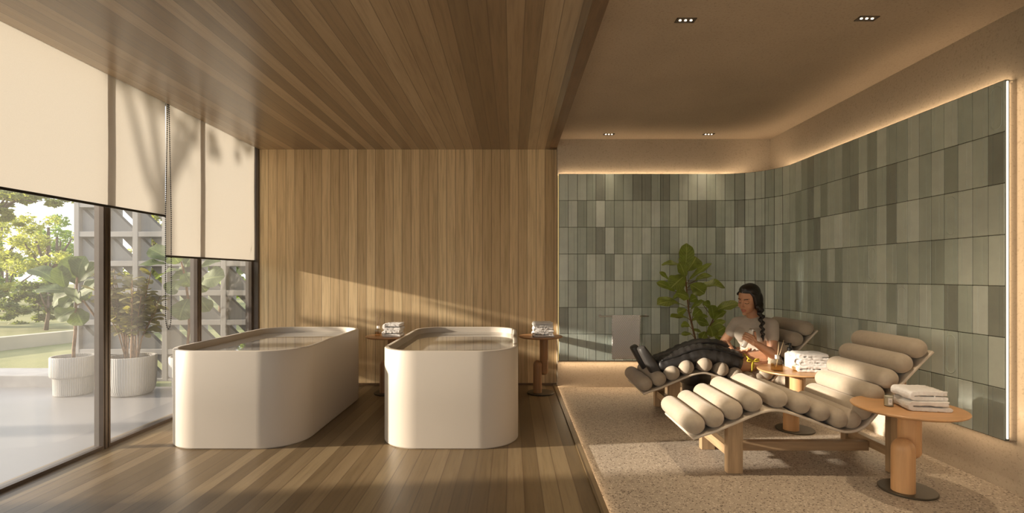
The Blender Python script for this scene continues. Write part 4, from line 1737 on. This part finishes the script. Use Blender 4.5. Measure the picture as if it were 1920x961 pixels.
# tree with a yellow-leaved branch hanging into the top of the view
Yb = 11.0
L_ = (-14.6, Yb, 0.06)
rnd = random.Random(3)
o_ = Vector(L_)
def B1(x, y):
    return Z1(x, y, Yb) - o_
tr = [([Vector((0, 0, 0)), Vector((0.1, 0, 1.5)), Vector((0.3, 0, 3.2))], 0.16, 0.08),
      ([Vector((0.15, 0, 2.0)), B1(-250, 330), B1(-60, 300), B1(30, 262), B1(110, 215), B1(200, 200), B1(330, 215)], 0.06, 0.012),
      ([B1(-30, 290), B1(60, 175), B1(130, 150)], 0.02, 0.008), ([B1(20, 268), B1(50, 210), B1(80, 180)], 0.02, 0.008),
      ([B1(110, 215), B1(180, 235), B1(240, 228)], 0.015, 0.006)]
blobs = [((B1(x, y)), (w / 3 / F * Yb * 1.5, 0.5, w / 3 / F * Yb), n) for x, y, w, n in
         ((60, 220, 55, 560), (150, 200, 45, 500), (240, 215, 40, 380), (330, 228, 28, 180), (0, 290, 60, 600), (40, 170, 40, 300), (-80, 250, 90, 900), (480, 255, 30, 150), (20, 330, 45, 200))]
blobs += [((0.3, 0, 3.6), (1.6, 1.4, 1.0), 2400)]
tree('garden_tree', L_, 'yellow-leaved tree whose branch hangs into the top left of the window', blobs, M['tree_y'], tr, 0.055, 41)

# ---- the tree whose shadow falls on the blinds
KS = 0.12
TS = 0.212
XT = -9.2


def onblind(px, py):
    """point on the blind seen at this pixel, carried back along the sunlight to the tree"""
    Y = 2.785 * F / (VX - px)
    Z = CAMH - (py - VY) / F * Y
    dx = -2.785 - XT
    return Vector((XT, Y - KS * dx, Z + TS * dx))


base = onblind(306, 430)
L_ = (XT, base.y, -0.12)
o_ = Vector(L_)
def br(*pp):
    rnd_ = random.Random(pp[0][0])
    return [onblind(x, y) - o_ + Vector((rnd_.uniform(-.1, .1) * k, 0, 0)) for k, (x, y) in enumerate(pp)]
tr = [([Vector((0, 0, 0)), Vector((0.03, -0.02, 1.2)), onblind(305, 440) - o_, onblind(308, 360) - o_], 0.17, 0.105),
      (br((300, 372), (284, 352), (266, 290), (250, 220), (238, 165), (228, 90)), 0.055, 0.028),
      (br((306, 362), (298, 310), (290, 260), (284, 200), (280, 120)), 0.062, 0.035),
      (br((310, 372), (322, 330), (340, 290), (358, 255), (374, 228), (400, 170)), 0.065, 0.035),
      (br((318, 340), (322, 270), (330, 210)), 0.04, 0.02), (br((340, 290), (352, 300), (362, 330)), 0.018, 0.008),
      (br((330, 305), (345, 250), (352, 200)), 0.03, 0.015)]
blobs = [(onblind(x, y) - o_, (0.5, w / F * 4, w / F * 4), n) for x, y, w, n in
         ((335, 225, 60, 90), (400, 275, 20, 25), (455, 270, 45, 45))]
blobs += [(onblind(x, y) - o_, (1.0, 0.8, 0.6), 600) for x, y in ((230, 20), (300, 20), (380, 60), (440, 120))]
tree('garden_tree', L_, 'bare-branched tree outside the window wall that shades the blinds', blobs, M['tree_g'], tr, 0.05, 51)

# clipped foliage added out of view to block the low sun
def sun_blocker(loc, sx, sy, sz, label, n, seed):
    rnd = random.Random(seed)
    t = thing('sun_blocker', label, 'sun_blocker', loc, 0, 'unseen sun blockers beside the terrace')
    bm = bmesh.new()
    bev_box(bm, (-sx / 2 + 0.06, -sy / 2 + 0.06, 0), (sx / 2 - 0.06, sy / 2 - 0.06, sz - 0.06), 0.03)
    obj('core', bm, M['tree_d'], t)
    bm = bmesh.new()
    for _ in range(n):
        p = Vector((rnd.uniform(-sx / 2, sx / 2), rnd.uniform(-sy / 2, sy / 2), rnd.uniform(0.02, sz)))
        ax = rnd.choice((0, 1, 2))
        e = (sx / 2, sy / 2, sz)[ax]
        if ax == 2:
            p.z = sz - rnd.uniform(0, 0.07)
        else:
            p[ax] = rnd.choice((-1, 1)) * (e - rnd.uniform(0, 0.07))
        a = Vector((rnd.gauss(0, 1), rnd.gauss(0, 1), rnd.gauss(0, 1))).normalized()
        b = a.cross(Vector((rnd.gauss(0, 1), rnd.gauss(0, 1), rnd.gauss(0, 1)))).normalized()
        q = [bm.verts.new(p + a * 0.05), bm.verts.new(p + b * 0.025), bm.verts.new(p - a * 0.05), bm.verts.new(p - b * 0.025)]
        bm.faces.new(q)
    obj('foliage', bm, M['tree_d'], t, smooth='keep')


sun_blocker((-6.2, 1.35, -0.001), 0.6, 1.75, 2.35, 'tall unseen foliage block added left of the view to hold off the sun', 1600, 61)
SUN_E = 5.1
SKY_S = 0.85
EXPOSURE = 1.17
# ================================================================== THE WOMAN
PL = (2.10, 4.42, 0.0)
woman = thing('person', 'woman in a grey tee and black leg boots reclining on the back lounger', 'person', PL)
PO = Vector(PL)


def remeshed(name, build, mats, voxel, parent, smooth_it=6, factor=0.5, origin=PO):
    bm = bmesh.new()
    build(bm)
    bmesh.ops.translate(bm, vec=-origin, verts=bm.verts)
    bmesh.ops.recalc_face_normals(bm, faces=bm.faces[:])
    me = bpy.data.meshes.new('tmp_' + name)
    bm.to_mesh(me)
    bm.free()
    tmp = bpy.data.objects.new('tmp', me)
    C.objects.link(tmp)
    md = tmp.modifiers.new('r', 'REMESH')
    md.mode = 'VOXEL'
    md.voxel_size = voxel
    md.use_smooth_shade = True
    ms = tmp.modifiers.new('s', 'SMOOTH')
    ms.iterations = smooth_it
    ms.factor = factor
    dg = bpy.context.evaluated_depsgraph_get()
    res = bpy.data.meshes.new_from_object(tmp.evaluated_get(dg))
    bpy.data.objects.remove(tmp)
    bpy.data.meshes.remove(me)
    res.name = name
    res.materials.clear()
    for m in mats:
        res.materials.append(m)
    for p in res.polygons:
        p.use_smooth = True
        p.material_index = 0
    o = bpy.data.objects.new(name, res)
    C.objects.link(o)
    o.parent = parent
    return o


# landmarks in the room
SL = P(1446, 609, 4.25)            # her left (near) shoulder
SR = P(1383, 606, 4.47)            # her right (far) shoulder
NB = P(1412, 596, 4.365)           # base of the neck
PELV = Vector((2.135, 4.41, 0.475))
lat = (SL - SR); lat.z = 0; lat.normalize()
upv = (NB - PELV).normalized()
fwd = lat.cross(Vector((0, 0, 1))).normalized()
RT = Matrix((lat, fwd, lat.cross(fwd) * -1)).transposed()
if RT.determinant() < 0:
    RT = Matrix((lat, fwd, Vector((0, 0, 1)))).transposed()
EL = P(1449, 664, 4.17)            # left elbow
WL = P(1418, 644, 4.10)            # left wrist
ER = Vector((1.915, 4.575, 0.60))  # right elbow
WR = P(1374, 661, 4.40)            # right wrist
# head frame
HC = P(1403, 561, 4.325)
yaw = math.radians(56)
ff = Vector((-math.sin(yaw), -math.cos(yaw), 0))
pit = math.radians(17)
hf = (ff * math.cos(pit) + Vector((0, 0, -1)) * math.sin(pit)).normalized()
hl = Vector((0, 0, 1)).cross(hf).normalized()   # her left
hu = hf.cross(hl).normalized()
rol = math.radians(-5)
hl, hu = hl * math.cos(rol) + hu * math.sin(rol), hu * math.cos(rol) - hl * math.sin(rol)
HS = 1.03
HR = Matrix((hl, hf, hu)).transposed()


def H(a, b, c):
    return HC + (hl * a + hf * b + hu * c) * HS


FL_A = P(1393, 650, 4.105)
FL_B = P(1411, 617, 4.115)
fa = (FL_B - FL_A).normalized()
FC = (FL_A + FL_B) / 2
vw = (Vector((0, 0, CAMH)) - FC)
vw = (vw - fa * vw.dot(fa)).normalized()
sl = fa.cross(vw).normalized()
if sl.x > 0:
    sl = -sl


def FK(s, v, a):
    return FC + sl * s + vw * v + fa * a


def body(bm):
    # head
    ellipsoid(bm, H(0, -0.012, 0.034), (0.073 * HS, 0.090 * HS, 0.084 * HS), HR)
    ellipsoid(bm, H(0, 0.022, -0.028), (0.060 * HS, 0.066 * HS, 0.084 * HS), HR)
    ellipsoid(bm, H(0, 0.040, -0.074), (0.043 * HS, 0.040 * HS, 0.034 * HS), HR)
    ellipsoid(bm, H(0, 0.070, -0.100), (0.020 * HS, 0.017 * HS, 0.016 * HS), HR)
    for s in (-1, 1):
        ellipsoid(bm, H(s * 0.034, 0.050, -0.034), (0.027 * HS, 0.027 * HS, 0.032 * HS), HR)
        ellipsoid(bm, H(s * 0.030, 0.068, 0.000), (0.017 * HS, 0.0155 * HS, 0.0125 * HS), HR)
        ellipsoid(bm, H(s * 0.074, -0.012, -0.012), (0.008 * HS, 0.018 * HS, 0.028 * HS), HR)
        capsule(bm, H(s * 0.012, 0.080, 0.023), H(s * 0.042, 0.066, 0.024), 0.0095 * HS, 0.0080 * HS)
        capsule(bm, H(s * 0.0090, 0.096, -0.036), H(s * 0.0090, 0.090, -0.036), 0.0072 * HS, 0.006 * HS)
        capsule(bm, H(0, 0.0925, -0.061), H(s * 0.019, 0.082, -0.065), 0.0058 * HS, 0.004 * HS)
        capsule(bm, H(0, 0.0905, -0.072), H(s * 0.015, 0.082, -0.070), 0.0068 * HS, 0.0045 * HS)
    capsule(bm, H(0, 0.082, 0.012), H(0, 0.1055, -0.031), 0.0075 * HS, 0.0090 * HS)
    # neck and shoulders
    capsule(bm, H(0, -0.018, -0.055), NB + Vector((0.005, 0.0, 0.0)), 0.052, 0.054)
    capsule(bm, NB + Vector((0.0, 0.0, -0.02)), SL, 0.052, 0.050)
    capsule(bm, NB + Vector((0.0, 0.0, -0.02)), SR, 0.052, 0.050)
    torso(bm, 0.0)
    # arms
    capsule(bm, SL, EL, 0.048, 0.038)
    capsule(bm, EL, EL.lerp(WL, 0.35), 0.039, 0.039)
    capsule(bm, EL.lerp(WL, 0.3), WL, 0.039, 0.025)
    capsule(bm, SR, ER, 0.048, 0.038)
    capsule(bm, ER, ER.lerp(WR, 0.35), 0.038, 0.038)
    capsule(bm, ER.lerp(WR, 0.3), WR, 0.038, 0.025)
    # left hand, closed round the flask
    k0 = [FK(-0.034, 0.020, a) for a in (0.026, 0.008, -0.010, -0.028)]
    capsule(bm, WL, FK(-0.050, 0.006, -0.012), 0.024, 0.022)
    for a in (0.018, -0.002, -0.022):
        capsule(bm, FK(-0.056, 0.004, a * 0.7 - 0.006), FK(-0.036, 0.018, a), 0.017, 0.0125)
    lens = (1.0, 1.06, 1.0, 0.86)
    for i, a in enumerate((0.026, 0.008, -0.010, -0.028)):
        q = lens[i]
        p0, p1, p2, p3 = FK(-0.036, 0.020, a), FK(-0.006, 0.036, a + 0.001), FK(0.024 * q, 0.027, a + 0.002), FK(0.036 * q, 0.004, a + 0.002)
        capsule(bm, p0, p1, 0.0095, 0.0088)
        capsule(bm, p1, p2, 0.0088, 0.0082)
        capsule(bm, p2, p3, 0.0082, 0.0072)
    capsule(bm, FK(-0.054, 0.000, 0.012), FK(-0.040, 0.004, 0.042), 0.013, 0.0105)
    capsule(bm, FK(-0.040, 0.004, 0.042), FK(-0.026, 0.014, 0.066), 0.0105, 0.0085)
    # right hand, lying open on the lap
    d = Vector((0.80, -0.52, 0.10)).normalized()
    sd = Vector((0.50, 0.80, 0.05)).normalized()
    pc = P(1383, 659, 4.34)
    capsule(bm, WR, pc - d * 0.01, 0.024, 0.022)
    for i in (-1, 0, 1):
        capsule(bm, pc - d * 0.02 + sd * 0.018 * i, pc + d * 0.030 + sd * 0.020 * i, 0.014, 0.011)
    for i, ln in enumerate((0.056, 0.066, 0.062, 0.048)):
        q = (i - 1.5) * 0.0175
        a0 = pc + d * 0.034 + sd * q
        a1 = a0 + d * ln * 0.45 + Vector((0, 0, 0.006)) + sd * q * 0.1
        a2 = a1 + d * ln * 0.32 + Vector((0, 0, 0.008))
        a3 = a2 + d * ln * 0.2 + Vector((0, 0, 0.010))
        capsule(bm, a0, a1, 0.0090, 0.0085)
        capsule(bm, a1, a2, 0.0085, 0.0078)
        capsule(bm, a2, a3, 0.0078, 0.0068)
    capsule(bm, pc - sd * 0.025, pc - sd * 0.046 + d * 0.020 + Vector((0, 0, 0.008)), 0.012, 0.010)
    capsule(bm, pc - sd * 0.046 + d * 0.020 + Vector((0, 0, 0.008)), pc - sd * 0.050 + d * 0.045 + Vector((0, 0, 0.018)), 0.0095, 0.008)
    # legs
    for Yk, cl in LEGS:
        hip = Vector((2.115, Yk + (0.01 if Yk < 4.4 else -0.01), 0.470))
        pts = [hip] + [P(x, y, Yk) for x, y, r in cl[::-1]]
        rad = [0.098] + [min(r - 0.022, 0.078) for x, y, r in cl[::-1]]
        rad[1] = 0.083
        for (a, b, ra, rb) in zip(pts, pts[1:], rad, rad[1:]):
            capsule(bm, a, b, ra, rb)


NEAR = [(1237, 684, 0.072), (1262, 679, 0.085), (1290, 669, 0.094), (1312, 665, 0.100), (1340, 668, 0.104), (1365, 675, 0.105), (1381, 681, 0.100)]
FAR = [(1228, 680, 0.072), (1262, 669, 0.085), (1296, 656, 0.093), (1325, 653, 0.097), (1350, 658, 0.098), (1372, 668, 0.098)]
LEGS = [(4.29, NEAR), (4.52, FAR)]


def torso(bm, g):
    c1 = NB.lerp(PELV, 0.36) + fwd * 0.012
    c2 = NB.lerp(PELV, 0.70)
    ellipsoid(bm, c1, (0.150 + g, 0.098 + g, 0.155 + g), RT)
    ellipsoid(bm, NB.lerp(PELV, 0.18), (0.135 + g, 0.075 + g, 0.085 + g), RT)
    ellipsoid(bm, c2, (0.125 + g, 0.098 + g, 0.14 + g), RT)
    ellipsoid(bm, PELV, (0.145 + g, 0.115 + g, 0.105 + g), RT)
    for s in (-1, 1):
        ellipsoid(bm, c1 + lat * 0.068 * s + fwd * 0.070 + Vector((0, 0, -0.012)), (0.060 + g, 0.052 + g, 0.058 + g), RT)


bo = remeshed('body', body, [M['skin'], M['lips'], M['brow']], 0.0027, woman, 9, 0.5)
# brows, lash lines and lips by their place on the face
iv = HR.transposed()
for p in bo.data.polygons:
    q = Vector(p.center) + PO - HC
    if q.length > 0.17:
        continue
    q = (iv @ q) / HS
    a, b, c = abs(q.x), q.y, q.z
    if b < 0.045:
        continue
    yb = 0.0255 + 0.10 * min(a, 0.034) - 0.25 * max(0, a - 0.036)
    if 0.012 < a < 0.044 and b > 0.062 and abs(c - yb) < 0.0026 - 0.05 * max(0, a - 0.034):
        p.material_index = 2
    ye = -0.0035 - 3.0 * max(0, abs(a - 0.031) - 0.0) ** 2 * (-1) * 8
    if 0.016 < a < 0.045 and b > 0.055 and abs(c - (-0.0065 + 18 * (a - 0.031) ** 2)) < 0.0027:
        p.material_index = 2
    if a < 0.0195 and b > 0.070:
        if -0.0785 + 22 * a * a * 0.4 < c < -0.0575 - 0.12 * a and abs(c + 0.0663) > 0.0009:
            p.material_index = 1


def shirt(bm):
    torso(bm, 0.009)
    capsule(bm, NB + Vector((0.0, 0.0, -0.034)), SL, 0.060, 0.060)
    capsule(bm, NB + Vector((0.0, 0.0, -0.034)), SR, 0.060, 0.060)
    capsule(bm, SL, SL.lerp(EL, 0.42), 0.060, 0.056)
    capsule(bm, SR, SR.lerp(ER, 0.42), 0.060, 0.056)
    # cloth bunched over the lap
    capsule(bm, PELV + fwd * 0.07 + lat * 0.08 + Vector((0, 0, 0.03)), PELV + fwd * 0.09 - lat * 0.07 + Vector((0, 0, 0.035)), 0.06, 0.055)
    for k in range(5):
        z = 0.045 + 0.05 * k
        c = PELV + upv * z
        capsule(bm, c + fwd * (0.098 - 0.004 * k) + lat * (0.08 - 0.02 * k), c + fwd * 0.092 - lat * 0.06 + Vector((0, 0, 0.03)), 0.010, 0.006, 8, 3)


sh = remeshed('t_shirt', shirt, [M['shirt']], 0.006, woman, 8, 0.5)


def hair(bm):
    ellipsoid(bm, H(0, -0.030, 0.046), (0.0835 * HS, 0.092 * HS, 0.084 * HS), HR)
    ellipsoid(bm, H(0, -0.012, 0.078), (0.070 * HS, 0.078 * HS, 0.052 * HS), HR)
    # swept sides from the centre parting
    for s, low in ((1, -0.085), (-1, -0.045)):
        for k in range(7):
            u = k / 6
            a0 = H(s * (0.010 + 0.030 * u), 0.046 - 0.065 * u, 0.106 - 0.010 * u)
            a1 = H(s * 0.068, 0.026 - 0.075 * u, 0.050 - 0.02 * u)
            a2 = H(s * 0.075, 0.006 - 0.062 * u, low + 0.02)
            capsule(bm, a0, a1, 0.011, 0.014, 10, 3)
            if s > 0 or k > 1:
                capsule(bm, a1, a2, 0.016, 0.017, 10, 3)
    # gathering towards the braid on her left
    capsule(bm, H(0.066, -0.045, -0.05), P(1425, 583, 4.255), 0.034, 0.024)
    ellipsoid(bm, H(0.052, -0.050, -0.015), (0.040, 0.056, 0.085), HR)
    capsule(bm, H(-0.03, -0.085, -0.02), H(0.05, -0.075, -0.08), 0.035, 0.03)
    # braid: two strands crossing
    pts = [P(1424, 577, 4.25), P(1427, 592, 4.232), P(1428.5, 607, 4.200), P(1429.5, 622, 4.188), P(1430.5, 632, 4.186)]
    nn = 11
    for k in range(nn):
        u = k / (nn - 1)
        f_ = u * (len(pts) - 1)
        i = min(int(f_), len(pts) - 2)
        c = pts[i].lerp(pts[i + 1], f_ - i)
        w = 0.033 * (1 - 0.50 * u)
        sx = 1 if k % 2 else -1
        ax = Vector((0.9, 0.2, 0))
        capsule(bm, c + ax * w * 0.55 * sx + Vector((0, 0, 0.008)), c - ax * w * 0.25 * sx + Vector((0, 0, -0.012)), w * 0.66, w * 0.5, 10, 3)
    capsule(bm, pts[-1], P(1431, 641, 4.186), 0.009, 0.003)


remeshed('hair', hair, [M['hair']], 0.0035, woman, 3, 0.4)


# ---- compression boots
def boot(cl, Yk, foot):
    bm = bmesh.new()
    pts = catmull([(x, y) for x, y, r in cl], 8)
    rs = catmull([(i, r) for i, (x, y, r) in enumerate(cl)], 8)
    n = len(pts)
    lp = []
    ctr = []
    for i, (x, y) in enumerate(pts):
        ctr.append(P(x, y, Yk))
    for i, c in enumerate(ctr):
        d = (ctr[min(i + 1, n - 1)] - ctr[max(i - 1, 0)]).normalized()
        s = Vector((0, 1, 0))
        u = d.cross(s).normalized()
        if u.z < 0:
            u = -u
        t_ = i / (n - 1)
        seam = abs(((t_ * 3.0 + 0.02) % 1.0) - 0.5) * 2      # 1 at a chamber seam
        r = rs[min(i, len(rs) - 1)][1] * (1.0 - 0.055 * seam ** 10)
        ring = []
        for k in range(36):
            a = 2 * PI * k / 36
            q = c + s * math.cos(a) * r * 1.0 + u * math.sin(a) * r * 0.94
            nv = noise.noise(q * 13) * 0.006 + noise.noise(q * 34) * 0.003
            if math.sin(a) > 0.35:
                nv += 0.006 * math.sin(i * 1.9 + 1.3 * math.sin(a * 3)) * (math.sin(a) - 0.35)
            # flattened where it lies on the bolsters
            q = q + (q - c).normalized() * nv
            ring.append(q - PO)
        lp.append(ring)
    first, last = lp[0], lp[-1]
    c0 = sum(first, Vector()) / 36
    c1 = sum(last, Vector()) / 36
    lp = [[c0 + (p - c0) * 0.5 + Vector((-0.028, 0, 0.0)) for p in first], [c0 + (p - c0) * 0.86 + Vector((-0.018, 0, 0)) for p in first]] + lp
    lp += [[c1 + (p - c1) * 0.97 + Vector((0.006, 0, 0)) for p in last], [c1 + (p - c1) * 0.90 + Vector((0.004, 0, 0)) for p in last]]
    loft(bm, lp)
    o = sharp(obj('leg_boot', bm, M['boot'], woman), 70)
    o['label'] = 'black padded compression boot'
    # ruched zip strip along the upper front
    bm = bmesh.new()
    zp = []
    zr = []
    for i in range(1, n):
        d = (ctr[min(i + 1, n - 1)] - ctr[max(i - 1, 0)]).normalized()
        u = d.cross(Vector((0, 1, 0))).normalized()
        if u.z < 0:
            u = -u
        r = rs[min(i, len(rs) - 1)][1]
        ang = math.radians(42)
        zp.append(ctr[i] + (u * math.sin(ang) * 0.94 + Vector((0, -1, 0)) * math.cos(ang)) * (r + 0.002) - PO)
        zr.append(0.0075)
    tube(bm, zp, zr, 8)
    z_ = obj('zip', bm, M['zip'], o)
    # foot
    bm = bmesh.new()
    (hx, hy), (tx, ty) = foot
    a, b = P(hx, hy, Yk), P(tx, ty, Yk)
    ax = (b - a)
    Lf = ax.length
    ax.normalize()
    s = Vector((0, 1, 0))
    th = s.cross(ax).normalized()
    if th.x > 0:
        th = -th          # towards the sole
    prof = [(0.0, 0.70, 0.78), (0.02, 0.92, 0.96), (0.10, 1.05, 1.04), (0.30, 1.02, 1.05), (0.55, 0.92, 1.04), (0.80, 0.82, 1.0), (0.96, 0.72, 0.92), (1.0, 0.55, 0.75)]
    lp = []
    for (t_, wt, wy) in prof:
        c = a + ax * Lf * t_ - th * (0.018 * (1 - t_))
        ring = []
        for k in range(32):
            an = 2 * PI * k / 32
            ca, sa = math.cos(an), math.sin(an)
            e = 0.62
            ring.append(c + s * (abs(ca) ** e * (1 if ca > 0 else -1)) * 0.058 * wy + th * (abs(sa) ** e * (1 if sa > 0 else -1)) * 0.046 * wt - PO)
        lp.append(ring)
    loft(bm, lp)
    f_ = sharp(obj('foot', bm, M['bootfoot'], o), 50)
    f_['label'] = 'grey-black padded foot of the boot'


boot(NEAR, 4.29, ((1227, 699), (1201, 650)))
boot(FAR, 4.52, ((1212, 692), (1187, 648)))

# ---- yellow tie at the hip
bm = bmesh.new()
K = P(1412, 676, 4.195)
def kk(dx, dz, dy=0.0):
    return K + Vector((dx, dy, dz)) - PO
for sgn in (-1, 1):
    loop = [kk(0, 0), kk(sgn * 0.022, 0.014, -0.006), kk(sgn * 0.044, 0.016, -0.004), kk(sgn * 0.048, 0.0, 0.0), kk(sgn * 0.026, -0.006, -0.002), kk(0, 0)]
    tube(bm, loop, 0.006, 7)
tube(bm, [kk(0, 0), kk(-0.012, -0.035, -0.008), kk(-0.010, -0.075, -0.004), kk(-0.016, -0.095, 0.0)], [0.006, 0.005, 0.005, 0.003], 7)
tube(bm, [kk(0.0, 0), kk(0.006, -0.04, -0.006), kk(0.0, -0.07, -0.002)], [0.006, 0.005, 0.003], 7)
tube(bm, [kk(0.02, 0.004, 0.0), kk(0.06, -0.01, 0.03), kk(0.10, -0.03, 0.08)], 0.006, 7)
tube(bm, [kk(-0.02, 0.004, 0.0), kk(-0.04, 0.03, 0.02), kk(-0.05, 0.05, 0.06)], 0.006, 7)
o = obj('waist_tie', bm, M['shorts'], woman)
o['label'] = 'bright yellow tied bow at her hip'

# ---- the flask in her hand
t = thing('flask', 'pale flask held upright in the hand of the reclining woman', 'flask', FL_A)
bm = bmesh.new()
Lf = (FL_B - FL_A).length
lathe(bm, [(0.019, 0.0), (0.0215, 0.004), (0.0215, Lf * 0.62), (0.0225, Lf * 0.70), (0.0225, Lf * 0.86), (0.020, Lf * 0.90)], 28)
o = sharp(obj('bottle', bm, M['can'], t), 50)
bm = bmesh.new()
lathe(bm, [(0.0215, Lf * 0.885), (0.022, Lf * 0.90), (0.022, Lf * 0.985), (0.019, Lf * 1.0)], 28)
o2 = sharp(obj('lid', bm, M['chrome'], t), 40)
t.rotation_mode = 'QUATERNION'
t.rotation_quaternion = Vector((0, 0, 1)).rotation_difference(fa)

# ================================================================== DAYLIGHT
sd_ = bpy.data.lights.new('sun', 'SUN')
sd_.energy = SUN_E
sd_.color = (1.0, 0.86, 0.70)
sd_.angle = math.radians(1.2)
so = bpy.data.objects.new('sun', sd_)
C.objects.link(so)
so.location = (-20, 0, 8)
so.rotation_euler = Vector((1.0, KS, -TS)).to_track_quat('-Z', 'Y').to_euler()

w = bpy.data.worlds.new('sky')
SC.world = w
w.use_nodes = True
nt = w.node_tree
nt.nodes.clear()
out = nt.nodes.new('ShaderNodeOutputWorld')
bg = nt.nodes.new('ShaderNodeBackground')
tc = nt.nodes.new('ShaderNodeTexCoord')
sp = nt.nodes.new('ShaderNodeSeparateXYZ')
nt.links.new(tc.outputs['Generated'], sp.inputs[0])
skyc = ramp(nt, sp.outputs[2], [(0.0, (0.76, 0.73, 0.68, 1)), (0.12, (0.68, 0.72, 0.78, 1)), (0.5, (0.50, 0.62, 0.82, 1)), (1.0, (0.36, 0.5, 0.75, 1))])
cl = noise_n(nt, tc.outputs['Generated'], 5.0, 5, 0.6)
cm = ramp(nt, cl, [(0.48, (0, 0, 0, 1)), (0.62, (1, 1, 1, 1))])
skyc = mix_c(nt, math_n(nt, 'MULTIPLY', cm, 0.75), skyc, (0.80, 0.78, 0.76, 1))
# the sky is brighter and warmer round the low sun
dt = nt.nodes.new('ShaderNodeVectorMath')
dt.operation = 'DOT_PRODUCT'
nt.links.new(tc.outputs['Generated'], dt.inputs[0])
dt.inputs[1].default_value = Vector((-1.0, -KS, TS)).normalized()
gl = math_n(nt, 'POWER', math_n(nt, 'MAXIMUM', dt.outputs['Value'], 0.0), 6.0)
skyc = mix_c(nt, math_n(nt, 'MULTIPLY', gl, 0.85), skyc, (2.4, 1.9, 1.25, 1))
nt.links.new(skyc, bg.inputs[0])
bg.inputs[1].default_value = SKY_S
nt.links.new(bg.outputs[0], out.inputs[0])

# ================================================================== VIEW
vs_ = SC.view_settings
SC.display_settings.display_device = 'sRGB'
vs_.view_transform = 'Standard'
vs_.look = 'None'
vs_.exposure = EXPOSURE
vs_.gamma = 1.0
vs_.use_curve_mapping = False
cy = SC.cycles
cy.use_denoising = True
cy.max_bounces = 10
cy.diffuse_bounces = 5
cy.glossy_bounces = 4
cy.transmission_bounces = 6
cy.transparent_max_bounces = 12
cy.sample_clamp_indirect = 6.0
cy.caustics_reflective = False
cy.caustics_refractive = False
